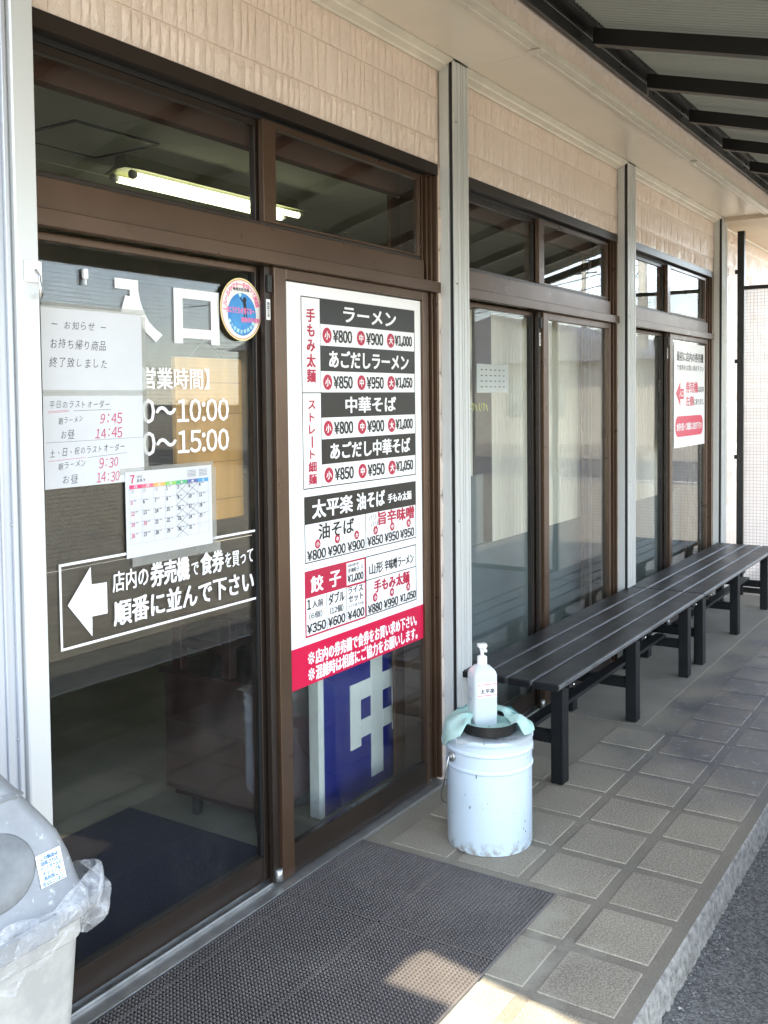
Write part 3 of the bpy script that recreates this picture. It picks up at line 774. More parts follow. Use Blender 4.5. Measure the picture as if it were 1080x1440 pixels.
t = thing('queue_notice', 'white outlined box with a left arrow asking guests to buy tickets inside', 'lettering', (1.88, GY, .98))
Print(GY - .0006).frame(1.523, 2.240, .878, 1.086, .0065).done('outline', m_white_st, t)
Print(GY - .0006).poly([(1.546, .984), (1.618, .895), (1.619, .944), (1.667, .943), (1.667, 1.021), (1.619, 1.023), (1.617, 1.067)]).done('arrow', m_white_st, t)
p = Print(GY - .0006)
p.text('店内の', 1.686, 1.805, .991, 1.042, .015).text('券売機', 1.815, 1.955, .983, 1.046, .03).text('で', 1.965, 1.992, .990, 1.025, .015)
p.text('食券', 2.002, 2.093, .985, 1.046, .03).text('を買って', 2.101, 2.222, .990, 1.034, .015)
p.done('lettering', m_white_st, t)
Print(GY - .0006).text('順番に並んで下さい', 1.688, 2.222, .905, .968, .025).done('lettering', m_white_st, t)

def paper(name, lab, cat, x0, x1, z0, z1, y, mat=m_paper, wave=.003, corner=0):
    t = thing(name, lab, cat, ((x0 + x1) / 2, y, z0)); nx, nz = 14, 10; vs, fs = [], []
    for s in (0, .0006):
        for j in range(nz + 1):
            for i in range(nx + 1):
                u, v = i / nx, j / nz
                d = wave * (math.sin(u * 5 + v * 2) * .4 + .5) * math.sin(math.pi * u) * (1 - v * .5) * .4
                vs.append((x0 + (x1 - x0) * u, y - d * .0 + s, z0 + (z1 - z0) * v + corner * (u) * (1 - v)))
    N = (nx + 1) * (nz + 1)
    for s in (0, N):
        for j in range(nz):
            for i in range(nx):
                a = s + j * (nx + 1) + i; f = (a, a + 1, a + nx + 2, a + nx + 1); fs.append(f if s == 0 else f[::-1])
    link('sheet', mesh(vs, fs), mat, t); return t
PY = .0505
t = paper('handwritten_notice', 'upper handwritten paper notice on the entrance glass with black pen writing only', 'notice', 1.489, 1.800, 1.492, 1.694, PY)
p = Print(PY - .0006)
p.hand('ー お知らせ ー', 1.515, 1.685, 1.652, .024).hand('お持ち帰り商品', 1.511, 1.682, 1.607, .027).hand('終了致しました', 1.508, 1.686, 1.562, .027); p.done('lettering', m_ink, t)
t = paper('handwritten_notice', 'lower handwritten paper notice giving last order times in red numerals', 'notice', 1.489, 1.798, 1.266, 1.4905, PY)
p = Print(PY - .0006)
p.hand('平日のラストオーダー', 1.505, 1.690, 1.463, .022).hand('朝ラーメン', 1.530, 1.605, 1.425, .019, dz=.004).hand('お昼', 1.535, 1.578, 1.391, .024)
p.hand('土、日、祝のラストオーダー', 1.503, 1.735, 1.349, .022, dz=.008).hand('朝ラーメン', 1.526, 1.610, 1.318, .019, dz=.005).hand('お昼', 1.537, 1.586, 1.285, .024)
p.line(1.492, 1.3745, 1.797, 1.377, .0006).line(1.575, 1.448, 1.692, 1.450, .0008).line(1.615, 1.334, 1.74, 1.340, .0008); p.done('lettering', m_ink, t)
p = Print(PY - .0006)
p.hand('9:45', 1.655, 1.728, 1.428, .036, 0).hand('14:45', 1.640, 1.727, 1.392, .034, 0).hand('9:30', 1.650, 1.712, 1.318, .034, 0).hand('14:30', 1.641, 1.715, 1.284, .034, 0)
p.line(1.502, 1.447, 1.562, 1.450, .0008).line(1.502, 1.444, 1.562, 1.447, .0008).line(1.499, 1.331, 1.61, 1.335, .0008); p.done('red_lettering', m_inkr, t)
# tape
def tape(x0, x1, z0, z1, lab, y=PY - .0012):
    o = box('clear_tape', x0, x1, y - .0002, y, z0, z1, m_tape, bev=0); tag(o, lab, 'tape', 'clear tape strips on the entrance glass')
tape(1.49, 1.81, 1.689, 1.703, 'clear tape strip along the top of the upper handwritten notice')
tape(1.49, 1.81, 1.4835, 1.498, 'clear tape strip joining the two handwritten notices')
tape(1.797, 1.812, 1.27, 1.687, 'clear upright tape strip along the right edge of the handwritten notices')
tape(1.75, 2.08, 1.046, 1.070, 'wrinkled clear tape strip under the calendar')
tape(1.715, 2.055, 1.284, 1.300, 'clear tape strip along the top of the calendar')
tape(2.045, 2.065, 1.075, 1.283, 'clear upright tape strip right of the calendar')
# calendar
cx0, cx1, cz0, cz1 = 1.731, 2.047, 1.070, 1.290
t = paper('wall_calendar', 'july calendar sheet with crossed out thursdays taped to the entrance glass', 'calendar', cx0, cx1, cz0, cz1, PY - .002, wave=0)
cy = PY - .0028
CXm = lambda u: cx0 + u * (cx1 - cx0); CZm = lambda v: cz0 + v * (cz1 - cz0)
m_cal = [flat('calendar_pink', (.62, .06, .16)), flat('calendar_rose', (.70, .16, .22)), flat('calendar_orange', (.78, .38, .12)), flat('calendar_lime', (.25, .5, .14)), flat('calendar_green', (.1, .38, .18)), flat('calendar_indigo', (.12, .14, .32)), flat('calendar_blue', (.08, .28, .55))]
gx0, gx1, gz1, gz0 = .04, .955, .80, .155; cw = (gx1 - gx0) / 7; rh = (gz1 - gz0) / 5
for i in range(7):
    h_ = Print(cy).rect(CXm(gx0 + cw * i), CXm(gx0 + cw * (i + 1)), CZm(gz1), CZm(gz1 + .045)).done('weekday_bar', m_cal[i], t)
    Print(cy - .0003).text(['日', '月', '火', '水', '木', '金', '土'][i], CXm(gx0 + cw * (i + .38)), CXm(gx0 + cw * (i + .62)), CZm(gz1 + .008), CZm(gz1 + .038), .01).done('lettering', m_print_w, h_)
p = Print(cy)
for i in range(8): p.line(CXm(gx0 + cw * i), CZm(gz0), CXm(gx0 + cw * i), CZm(gz1), .0006)
for j in range(6): p.line(CXm(gx0), CZm(gz0 + rh * j), CXm(gx1), CZm(gz0 + rh * j), .0006)
p.done('grid_lines', flat('calendar_grid', (.35, .33, .36)), t)
pb, pr, pf = Print(cy), Print(cy), Print(cy)
for n in range(35):
    d = n - 2; r, c = divmod(n, 7); lab = str(d) if 1 <= d <= 31 else ('28', '29', '30')[n] if n < 3 else str(d - 31)
    q = pf if not 1 <= d <= 31 else pr if (c == 0 or d == 20) else pb
    if d == 18 or d == 25: q = pb
    x = CXm(gx0 + cw * (c + .10)); z = CZm(gz1 - rh * r - rh * .42); wd = .0068 * len(lab) * (.8 if len(lab) == 1 else .85)
    q.text(lab, x, x + wd, z, z + .0105, .02)
    if 1 <= d <= 31: pb.rect(x + wd + .003, x + wd + .012, z + .0085, z + .0098)
for (c, r) in ((4, 0), (5, 0), (4, 1), (4, 2), (5, 2), (4, 3), (4, 4)):
    xa, xb = CXm(gx0 + cw * c), CXm(gx0 + cw * (c + 1)); za, zb = CZm(gz1 - rh * r), CZm(gz1 - rh * (r + 1))
    pb.line(xa, za, xb, zb, .0008).line(xa, zb, xb, za, .0008)
pr.text('7', CXm(.05), CXm(.095), CZm(.865), CZm(.96), .03); pb.text('2026', CXm(.12), CXm(.18), CZm(.925), CZm(.95), 0).text('JULY', CXm(.12), CXm(.215), CZm(.868), CZm(.908), .015)
for mx in (.70, .84):
    for r in range(5): 
        for c in range(7): pb.rect(CXm(mx + c * .015), CXm(mx + c * .015 + .008), CZm(.95 - r * .018), CZm(.957 - r * .018))
pb.done('dates', m_ink, t, True); pr.done('red_dates', m_inkr, t, True); pf.done('faded_dates', flat('faded_print', (.55, .5, .52)), t, True)
# round sticker
sx, sz, sr = 2.177, 1.7305, .090; y = .0412
t = thing('round_sticker', 'round sticker with a child silhouette on a blue disc beside the 口 character', 'sticker', (sx, y, sz))
Print(y).disc(sx, sz, sr, n=64).done('yellow_rim', flat('sticker_yellow', (.85, .72, .33)), t)
Print(y - .0003).ring(sx, sz, sr * .93, sr * .955, 64).done('pink_ring', flat('sticker_pinkline', (.6, .2, .25)), t)
Print(y - .0003).disc(sx, sz, sr * .925, n=64).done('white_disc', flat('sticker_white', (.82, .79, .76)), t)
Print(y - .0006).disc(sx + .002, sz - .014, sr * .68, n=64).done('blue_disc', MAT('sticker_blue', (.02, .19, .52), .4, 0, .1, 30, col2=(.05, .30, .62)), t)
p = Print(y - .0008)
def arc(p, body, r, a0, a1, h, bold=.02, inward=False):
    for i, ch in enumerate(body):
        a = R(a0 + (a1 - a0) * i / (len(body) - 1)); p.char(ch, sx + r * math.cos(a), sz + r * math.sin(a), h, h, bold, a - math.pi / 2 if not inward else a + math.pi / 2)
arc(p, 'ルールやマナーを守って笑顔', sr * .79, 168, 16, .0185, .03)
p.text('〜共に子どもを育てる〜', sx - .078, sx + .058, sz - .012, sz + .006, .03).text('標語啓発運動', sx - .002, sx + .078, sz - .036, sz - .022, .03)
p.done('pink_lettering', flat('sticker_pink', (.80, .20, .36)), t)
p = Print(y - .0009); arc(p, '青少年健全育成会議', sr * .70, 214, 322, .0125, .02, True); p.char('✦', sx - .006, sz + .042, .016, .02, .03); p.done('pale_lettering', flat('sticker_aqua', (.55, .82, .78)), t)
p = Print(y - .0008); p.text('地域市民会議', sx - .036, sx + .034, sz + .052, sz + .062, .02)
p.disc(sx + .014, sz + .028, .0075, .009).line(sx + .010, sz + .020, sx - .006, sz + .034, .005).line(sx - .004, sz + .034, sx - .010, sz + .041, .003)
p.poly([(sx + .006, sz + .018), (sx + .018, sz + .022), (sx + .022, sz + .004), (sx + .012, sz - .002)]).line(sx + .016, sz + .006, sx + .030, sz - .004, .004)
p.line(sx + .014, sz, sx + .010, sz - .022, .0045).line(sx + .019, sz, sx + .022, sz - .022, .0045)
p.done('child_silhouette', m_ink, t)
o = boxes('glass_clip', [(1.611, 1.625, GY - .010, GY - .0005, 1.765, 1.789), (1.613, 1.618, GY - .012, GY - .0005, 1.750, 1.7645)], m_plastic_w, bev=.0015); tag(o, 'tiny white clip stuck high on the entrance glass', 'clip')

# ------------------------------------------------------------ menu poster
t = thing('menu_poster', 'tall white ramen menu poster with black bands and a crimson foot band', 'poster', (2.74, .013, .573))
Y0 = .0145
box('sheet', 2.341, 3.141, Y0, .0158, .574, 1.826, m_sheet, t, bev=0)
Y1, Y2, Y3 = Y0 - .0005, Y0 - .0010, Y0 - .0015
Print(Y1).rect(2.341, 3.141, .574, .702).done('red_band', m_print_red, t)
p = Print(Y2); p.text('※', 2.431, 2.466, .637, .676, .006).text('※', 2.431, 2.466, .586, .625, .006).text('店内の券売機で食券をお買い求め下さい。', 2.472, 3.092, .633, .678, .03).text('混雑時は相席にご協力をお願いします。', 2.472, 3.096, .582, .627, .03); p.done('red_band_lettering', m_print_w, t)
bl = .0035
p = Print(Y1)
p.frame(2.421, 3.098, 1.189, 1.789, bl).rect(2.421, 3.098, 1.4885, 1.4915).rect(2.5185, 2.5205, 1.189, 1.789)
for za, zb in ((1.639, 1.708), ): pass
p.frame(2.424, 3.096, .957, 1.166, bl).rect(2.763, 2.766, .957, 1.08)
p.frame(2.7615, 3.094, .727, .933, bl).rect(2.763, 3.094, .8495, .8525)
p.done('border_line', m_print_k, t)
for za, zb in ((1.708, 1.788), (1.559, 1.640), (1.411, 1.4905), (1.262, 1.342)):
    Print(Y2).rect(2.519, 3.096, za, zb).done('heading_band', m_print_k, t)
Print(Y2).rect(2.425, 3.095, 1.079, 1.165).done('heading_band', m_print_k, t)
for body, xa, xb, za, zb in (('ラーメン', 2.648, 2.968, 1.722, 1.770), ('あごだしラーメン', 2.566, 3.050, 1.572, 1.626), ('中華そば', 2.654, 2.962, 1.424, 1.476), ('あごだし中華そば', 2.566, 3.056, 1.275, 1.328), ('太平楽', 2.465, 2.685, 1.095, 1.152), ('油そば', 2.712, 2.883, 1.097, 1.152), ('手もみ太麺', 2.905, 3.062, 1.103, 1.134)):
    Print(Y3).text(body, xa, xb, za, zb, .035).done('heading_lettering', m_print_w, t)
p = Print(Y2).vert('手もみ太麺', 2.470, 1.520, 1.755, .047, .035, .95); p.vert('ストレート細麺', 2.470, 1.200, 1.472, .044, .03, .9)
p.text('旨辛味噌', 2.843, 3.080, 1.032, 1.077, .045).text('手もみ太麺', 2.812, 3.044, .800, .842, .045); p.done('red_lettering', m_print_r, t)
sz_l = '小中大'
def badge(x, z, r, ch):
    b = Print(Y2).disc(x, z, r, r * 1.02, 28).done('size_badge', m_print_r, t)
    Print(Y3).char(ch, x, z, r * 1.15, r * 1.15, .03).done('lettering', m_print_w, b)
pk = Print(Y2)
for zc, pr_ in ((1.673, ('¥800', '¥900', '¥1,000')), (1.524, ('¥850', '¥950', '¥1,050')), (1.376, ('¥800', '¥900', '¥1,000')), (1.226, ('¥850', '¥950', '¥1,050'))):
    for (bx, xa, xb), ch, tx in zip(((2.556, 2.589, 2.695), (2.749, 2.781, 2.885), (2.935, 2.963, 3.077)), sz_l, pr_):
        badge(bx, zc, .0245, ch); pk.text(tx, xa, xb, zc - .020, zc + .020, .04)
pk.text('油そば', 2.497, 2.693, 1.024, 1.074, .025)
for (bx, bz), (xa, xb), ch, tx in zip(((2.491, 1.012), (2.598, 1.015), (2.709, 1.014)), ((2.436, 2.533), (2.545, 2.643), (2.655, 2.755)), sz_l, ('¥800', '¥900', '¥900')): badge(bx, bz, .0145, ch); pk.text(tx, xa, xb, .964, .996, .04)
for (bx, bz), (xa, xb), ch, tx in zip(((2.825, 1.016), (2.932, 1.017), (3.043, 1.017)), ((2.773, 2.870), (2.882, 2.975), (2.985, 3.080)), sz_l, ('¥850', '¥950', '¥950')): badge(bx, bz, .0145, ch); pk.text(tx, xa, xb, .966, .998, .04)
pk.text('バリ', 2.783, 2.826, 1.052, 1.074, .0).text('バリ', 2.795, 2.838, 1.028, 1.050, .0)
pk.text('山形', 2.783, 2.868, .866, .904, .02).text('辛味噌ラーメン', 2.880, 3.074, .866, .904, .02)
for (bx, bz), (xa, xb), ch, tx in zip(((2.817, .784), (2.925, .784), (3.036, .785)), ((2.772, 2.860), (2.872, 2.965), (2.980, 3.087)), sz_l, ('¥880', '¥990', '¥1,050')): badge(bx, bz, .0145, ch); pk.text(tx, xa, xb, .733, .764, .04)
# gyoza box
Print(Y1).frame(2.421, 2.760, .724, .933, .006).done('gyoza_border', m_print_r, t)
Print(Y2).rect(2.421, 2.647, .848, .933).rect(2.647, 2.760, .846, .853).rect(2.647, 2.760, .929, .933).rect(2.755, 2.760, .85, .93).done('gyoza_band', m_print_r, t)
Print(Y3).text('餃', 2.452, 2.515, .862, .912, .035).text('子', 2.552, 2.612, .862, .912, .035).done('heading_lettering', m_print_w, t)
pk.rect(2.534, 2.536, .728, .847).rect(2.645, 2.647, .728, .847)
pk.text('お持ち帰り用', 2.655, 2.717, .912, .922, .01).text('冷凍餃子', 2.655, 2.722, .893, .908, .015).text('¥1,000', 2.653, 2.745, .858, .886, .04).vert('二十四個入', 2.738, .890, .926, .008, .005)
pk.text('1', 2.433, 2.449, .812, .842, .05).text('人前', 2.458, 2.515, .812, .836, .02).text('(6個)', 2.441, 2.510, .778, .800, .01).text('¥350', 2.430, 2.528, .735, .765, .04)
pk.text('ダブル', 2.545, 2.633, .806, .842, .025).text('(12個)', 2.552, 2.626, .774, .798, .015).text('¥600', 2.542, 2.636, .735, .765, .04)
pk.text('ライス', 2.655, 2.742, .822, .845, .03).text('セット', 2.657, 2.742, .794, .817, .03).text('ライス・餃子6個', 2.655, 2.745, .775, .786, 0).text('¥400', 2.652, 2.748, .735, .765, .04)
pk.done('black_lettering', m_print_k, t)

# ------------------------------------------------------------ small notice on the far window
t = thing('ticket_notice', 'white notice with a red arrow and a red rounded bar on the far window glass', 'poster', (6.72, .013, 1.13))
box('sheet', 6.312, 7.036, Y0, .0158, 1.131, 1.815, m_sheet, t, bev=0)
p = Print(Y1); p.text('最初に店内の券売機', 6.368, 7.00, 1.695, 1.756, .03).text('で食券をお買い求め下さい', 6.368, 7.005, 1.634, 1.672, .015)
p.text('は店内', 6.865, 7.01, 1.492, 1.532, .02).text('にあります。', 6.765, 7.01, 1.405, 1.446, .02); p.done('lettering', m_print_k, t)
m_nr = flat('notice_red', (.66, .04, .10), .3)
p = Print(Y1); p.poly([(6.349, 1.483), (6.449, 1.398), (6.449, 1.447), (6.530, 1.447), (6.530, 1.514), (6.449, 1.514), (6.449, 1.560)]); p.text('券売機', 6.575, 6.860, 1.488, 1.561, .03).text('左側', 6.575, 6.755, 1.400, 1.465, .03); p.done('red_lettering', m_nr, t)
r = .06; pts = []
for cx_, cz_, a0 in ((6.99 - r, 1.200 + r, -90), (6.99 - r, 1.335 - r, 0), (6.34 + r, 1.335 - r, 90), (6.34 + r, 1.200 + r, 180)):
    for k in range(7): a = R(a0 + 15 * k); pts.append((cx_ + r * math.cos(a), cz_ + r * math.sin(a)))
b = Print(Y1).poly(pts).done('rounded_bar', m_nr, t)
Print(Y2).text('食券を買って順番にお並び下さい', 6.365, 6.965, 1.240, 1.290, .03).done('lettering', m_print_w, b)
Print(Y2).text('入口', 6.425, 6.515, 1.460, 1.502, .02).done('lettering', m_print_w, t)

# ------------------------------------------------------------ behind the middle and far windows
def slats(name, lab, x0, x1, z0, z1, y, grp=None):
    t = thing(name, lab, 'blind', ((x0 + x1) / 2, y, z0), grp); x = x0; me = None
    while x < x1 - .02:
        if me is None:
            bm = bmesh.new(); add_box(bm, 0, .0372, -.001, .001, z0, z1, 0); me = bm_mesh(bm); me.materials.append(m_curtain)
        o = bpy.data.objects.new('slat', me); C.objects.link(o); o.parent = t; o.rotation_euler.z = R(2); o.location = Vector((x, y, 0)) - wloc(t); x += .0375
slats('vertical_blind', 'pale vertical blind behind the left glass of the middle window, left of the dark gap', 3.45, 3.90, 1.121, 1.86, .20, 'pale vertical blinds')
slats('vertical_blind', 'pale vertical blind filling the middle window right of the dark gap', 4.09, 5.16, .802, 1.86, .20, 'pale vertical blinds')
slats('vertical_blind', 'pale vertical blind behind the far window with the red arrow notice', 5.40, 6.72, .802, 1.86, .20, 'pale vertical blinds')
m_wain = MAT('blue_grey_panel', (.12, .155, .165), .5, 0, .08, 2)
for xa, xb, za, zb, lab in ((3.40, 5.22, 0, .80, 'blue grey low panel behind the foot of the middle window'), (5.33, 7.18, 0, .80, 'blue grey low panel behind the foot of the far window'), (3.42, 4.03, .802, 1.12, 'short blue grey panel below the dark gap in the middle window')):
    o = box('low_panel', xa, xb, .215, .235, za, zb, m_wain, bev=.002); tag(o, lab, 'panel', 'blue grey panels behind the windows')
t = paper('posted_paper', 'small pale paper with faint rows fixed inside the middle window', 'paper', 3.675, 3.975, 1.49, 1.612, .0600)
p = Print(.0594)
for r in range(4):
    for c in range(6): p.rect(3.71 + c * .042, 3.728 + c * .042, 1.585 - r * .024, 1.590 - r * .024)
p.done('marks', m_ink, t)
o = Print(.0600).text('パリパク', 3.590, 3.775, 1.412, 1.448, .03, flip=True).done('yellow_lettering', flat('yellow_green_vinyl', (.48, .50, .05))); tag(o, 'mirrored yellow green lettering inside the middle window below the pale paper', 'lettering')

# ------------------------------------------------------------ interior things seen through the entrance
box_ = box('entrance_mat', 1.55, 2.43, .125, .83, -.003, .009, m_navy_mat, bev=.003); tag(box_, 'dark navy carpet mat on the floor just inside the entrance glass', 'mat')
t = thing('ceiling_hatch', 'square ceiling hatch with a dark rim near the lamp inside the shop', 'hatch', (2.9, 1.55, 2.59))
boxes('hatch_rim', [(2.67, 3.13, 1.32, 1.334, 2.584, 2.5915), (2.67, 3.13, 1.716, 1.73, 2.584, 2.5915), (2.67, 2.684, 1.3345, 1.7155, 2.584, 2.5915), (3.116, 3.13, 1.3345, 1.7155, 2.584, 2.5915)], m_black, t)
box('hatch_panel', 2.686, 3.114, 1.336, 1.714, 2.586, 2.5915, m_int_ceil, t)
def lamp(x0, x1, yc, lab, on=True):
    t = thing('ceiling_lamp', lab, 'lamp', ((x0 + x1) / 2, yc, 2.5), 'fluorescent lamps inside the shop')
    vs = []; pf = [(-.105, 2.515), (-.045, 2.545), (-.03, 2.588), (.03, 2.588), (.045, 2.545), (.105, 2.515), (.105, 2.512), (.03, 2.53), (-.03, 2.53), (-.105, 2.512)]
    n = len(pf); vs = [(x, yc + a, z) for x in (x0, x1) for a, z in pf]
    link('reflector', mesh(vs, [(i, (i + 1) % n, n + (i + 1) % n, n + i) for i in range(n)] + [tuple(range(n))[::-1], tuple(range(n, 2 * n))]), m_fix, t)
    for s in (-.06, .06):
        tube('tube', [(x0 + .03, yc + s, 2.493), (x1 - .03, yc + s, 2.493)], .015, m_tube, t, 10)
        for a, b in ((x0 + .005, x0 + .029), (x1 - .029, x1 - .005)): tube('socket', [(a, yc + s, 2.497), (b, yc + s, 2.497)], .019, m_plastic_w, t, 10)
    tube('pull_cord', [(x0 + .95, yc - .03, 2.53), (x0 + .95, yc - .035, 2.43)], .002, m_plastic_w, t, 5)
lamp(3.16, 4.42, 1.60, 'lit twin tube fluorescent lamp on the ceiling inside the entrance')
t = thing('hanging_board', 'tan wooden board hanging from a cord behind the entrance glass', 'board', (2.12, .127, 1.12))
bm = bmesh.new(); add_box(bm, 1.985, 2.262, .118, .136, 1.12, 1.592, .002)
link('board', bm_mesh(bm), m_board, t)
for z in (1.18, 1.29, 1.43, 1.52): box('board_seam', 1.986, 2.261, .1171, .1182, z, z + .0012, m_wood, t, bev=0)
tube('cord', [(2.05, .127, 1.592), (2.12, .125, 1.655), (2.19, .127, 1.592)], .0015, m_alu, t, 5)
t = thing('maroon_cabinet', 'low maroon cabinet on tapered feet seen through the entrance glass', 'cabinet', (2.9, .48, 0))
box('body', 2.50, 3.30, .252, .715, .085, .50, m_cab, t, bev=.003)
box('corner_post', 2.492, 2.53, .215, .250, .070, .86, MAT('red_brown_post', (.085, .018, .012), .35), t, bev=.002)
box('top', 2.49, 3.31, .2505, .73, .501, .517, m_cab, t, bev=.002)
box('plinth', 2.52, 3.28, .27, .69, .06, .0845, m_stool, t)
for x, y in ((2.54, .60), (2.54, .31), (3.24, .60)):
    lathe('foot', [(.016, .0), (.022, .062)], (x, y, 0), m_black, t, 12)
for z in (.33,): box('panel_line', 2.4985, 2.4997, .26, .71, z, z + .002, m_black, t, bev=0)
t = thing('wooden_stool', 'dark wooden stool standing on the maroon cabinet', 'stool', (2.7, .52, .517))
box('seat', 2.44, 2.92, .27, .77, .735, .758, m_stool, t, bev=.004)
for x in (2.50, 2.84):
    for y in (.40, .63): box('leg', x, x + .035, y, y + .042, .5175, .7345, m_stool, t, bev=.002)
    box('stretcher', x + .005, x + .03, .4425, .6295, .60, .63, m_stool, t, bev=.001)
for y in (.41, .64): box('stretcher', 2.536, 2.839, y, y + .02, .62, .645, m_stool, t, bev=.001)
t = tube('power_cable', [(2.56, .30, .075), (2.545, .27, .05), (2.56, .24, .02), (2.555, .20, .006), (2.53, .165, .004)], .004, MAT('grey_cable', (.25, .25, .23), .5)); tag(t, 'thin grey power cable curling from under the maroon cabinet', 'cable')
# sign board with a big character
t = thing('leaning_signboard', 'navy blue signboard with a big pale 中 leaning inside below the menu poster', 'sign', (3.1, .2, 0))
box('edge', 2.712, 2.742, .180, .235, -.003, .86, m_zhong, t, bev=.008)
box('face', 2.7425, 3.42, .190, .225, -.003, .86, m_blue, t, bev=.003)
ly0, ly1 = .1845, .1897
q = [(2.908, .345), (2.972, .42)]
boxes('character', [(3.042, 3.120, ly0, ly1, .045, .60), (2.906, 2.972, ly0, ly1, .185, .425), (3.190, 3.256, ly0, ly1, .185, .425), (2.9725, 3.0415, ly0, ly1, .357, .425), (3.1205, 3.1895, ly0, ly1, .357, .425), (2.9725, 3.0415, ly0, ly1, .214, .281), (3.1205, 3.1895, ly0, ly1, .214, .281)], m_zhong, t, bev=.001)

# ============================================================ BENCHES
def bench(x0, x1, legs, lab):
    t = thing('bench', lab, 'bench', ((x0 + x1) / 2, -.25, 0), 'black slatted benches along the wall')
    for ya, yb in ((-.452, -.352), (-.340, -.250), (-.239, -.152), (-.141, -.045)):
        bm = bmesh.new(); add_box(bm, x0, x1, ya, yb, .396, .420, .0035)
        link('seat_slat', bm_mesh(bm), m_bench, t)
        box('slat_lip', x0 + .001, x1 - .001, ya - .0045, ya - .0002, .403, .4185, MAT_LIP, t, bev=.0018)
        box('slat_end_cap', x0 - .006, x0 - .0003, ya + .001, yb - .001, .395, .418, m_leg, t, bev=.002)
    for lx in legs:
        for ya, yb in ((-.416, -.366), (-.115, -.068)):
            l = box('leg', lx, lx + .058, ya, yb, .0, .372, m_leg, t, bev=.003)
        box('cross_bearer', lx + .006, lx + .052, -.44, -.06, .3725, .3955, m_leg, t, bev=.001)
        box('cross_rail', lx + .014, lx + .046, -.3655, -.1155, .147, .192, m_leg, t, bev=.002)
        tube('bolt', [(lx + .02, -.447, .388), (lx + .02, -.4545, .388)], .0055, m_chrome, t, 8)
    box('long_rail', legs[0] + .02, legs[-1] + .04, -.290, -.235, .1925, .208, m_leg, t, bev=.002)
    return t
MAT_LIP = MAT('slat_lip_highlight', (.17, .175, .18), .3, .2, .3, 9)  # bright edge highlight of the slats, put into the paler lip colour
bench(3.315, 5.262, (3.441, 4.283, 5.105), 'near black slatted bench, its left end beside the pale blue pail')
bench(5.272, 7.16, (5.392, 6.185, 7.02), 'far black slatted bench, ending at the mesh wind screen')

# ============================================================ PAIL AND WHAT STANDS ON IT
PC = (2.893, -.383, 0); pr0 = .1405
t = thing('steel_pail', 'pale blue chipped steel pail standing on the paving between door and bench', 'pail', PC)
prof = [(.134, .0), (.1385, .003), (.1385, .008), (pr0, .012), (pr0, .262), (pr0 + .0035, .266), (pr0 + .0045, .270), (pr0 + .0035, .274), (pr0, .278), (pr0 + .0005, .318), (pr0 + .004, .322), (pr0 + .005, .326), (pr0 + .004, .330), (pr0, .334), (pr0, .352), (pr0 + .003, .356)]
lathe('body', prof, PC, m_pail, t, 96)
lathe('lid', [(pr0 + .003, .3565), (pr0 + .0045, .359), (pr0 + .0045, .366), (pr0 + .001, .370), (pr0 - .012, .3705), (pr0 - .016, .366), (.01, .366)], PC, m_pail, t, 96)
def ang(a): return Vector((math.cos(R(a)), math.sin(R(a)), 0))
ea = 207 - 57
ear = Vector(PC) + ang(ea) * (pr0 + .002) + Vector((0, 0, .305))
tube('handle_ear', [ear - ang(ea) * .002, ear + ang(ea) * .005], .017, m_alu, t, 16)
tube('handle_boss', [ear + ang(ea) * .006, ear + ang(ea) * .010], .008, m_alu, t, 12)
hp = []
for k in range(13):
    a = R(ea - k * 15); rr = pr0 + .014 + .012 * math.sin(math.pi * k / 12)
    hp.append((PC[0] + rr * math.cos(a), PC[1] + rr * math.sin(a), .305 - .24 * math.sin(math.pi * k / 12) ** .6))
tube('bail_handle', hp[::-1] if False else hp, .0025, m_chrome, t, 6)
# clear sheet with writing under the tray
t = thing('plastic_folder', 'clear plastic sheet with small black print lying on the pail lid', 'sheet', (2.87, -.42, .37))
def oriented(pts_local, a, c):   # local frame: u = along tangent (to viewer's right), v = toward viewer
    v = ang(a); u = Vector((-v.y, v.x, 0)); return [Vector(c) + u * p[0] + v * p[1] + Vector((0, 0, p[2])) for p in pts_local]
VA = 207          # direction from pail to camera, degrees
vs, fs = [], []
nu, nv = 16, 8
for j in range(nv + 1):
    for i in range(nu + 1):
        u = -.105 + .245 * i / nu; v = .02 + .118 * j / nv; rr = math.hypot(u, v)
        z = .3722 + .003 * math.sin(i * .9 + j) ** 2 - max(0, rr - .142) * .35
        vs += oriented([(u, v, z)], VA, PC)
for j in range(nv):
    for i in range(nu): a = j * (nu + 1) + i; fs.append((a, a + 1, a + nu + 2, a + nu + 1))
m_clear = sheet_mat('clear_folder', .32, (.66, .67, .63), grid=False, trans=.1)
link('sheet', mesh(vs, fs, True), m_clear, t)
def text_on(body, w_, h_, fn, mat, parent, bold=.01, name='lettering'):
    vs_, f_ = glyphs(body, 0.0); ax = min(v[0] for v in vs_); bx = max(v[0] for v in vs_); ay = min(v[1] for v in vs_); by = max(v[1] for v in vs_)
    out, ff = [], []
    for dx, dz in (((0, 0),) if bold < .012 else ((-1, -.6), (1, .6), (-1, .6), (1, -.6))):
        k = len(out); out += [fn(((v[0] - ax) / (bx - ax) - .5) * w_ + dx * bold * h_ * 1.6, ((v[1] - ay) / (by - ay) - .5) * h_ + dz * bold * h_ * 1.6) for v in vs_]; ff += [tuple(i + k for i in f) for f in f_]
    return link(name, mesh(out, ff), mat, parent)
text_on('ご協力お願い致します', .120, .016, lambda a, b: oriented([(a + .028, .1335 - b - .010 - 1.9 * (a + .028) ** 2, .3785)], VA, PC)[0], m_ink, t)
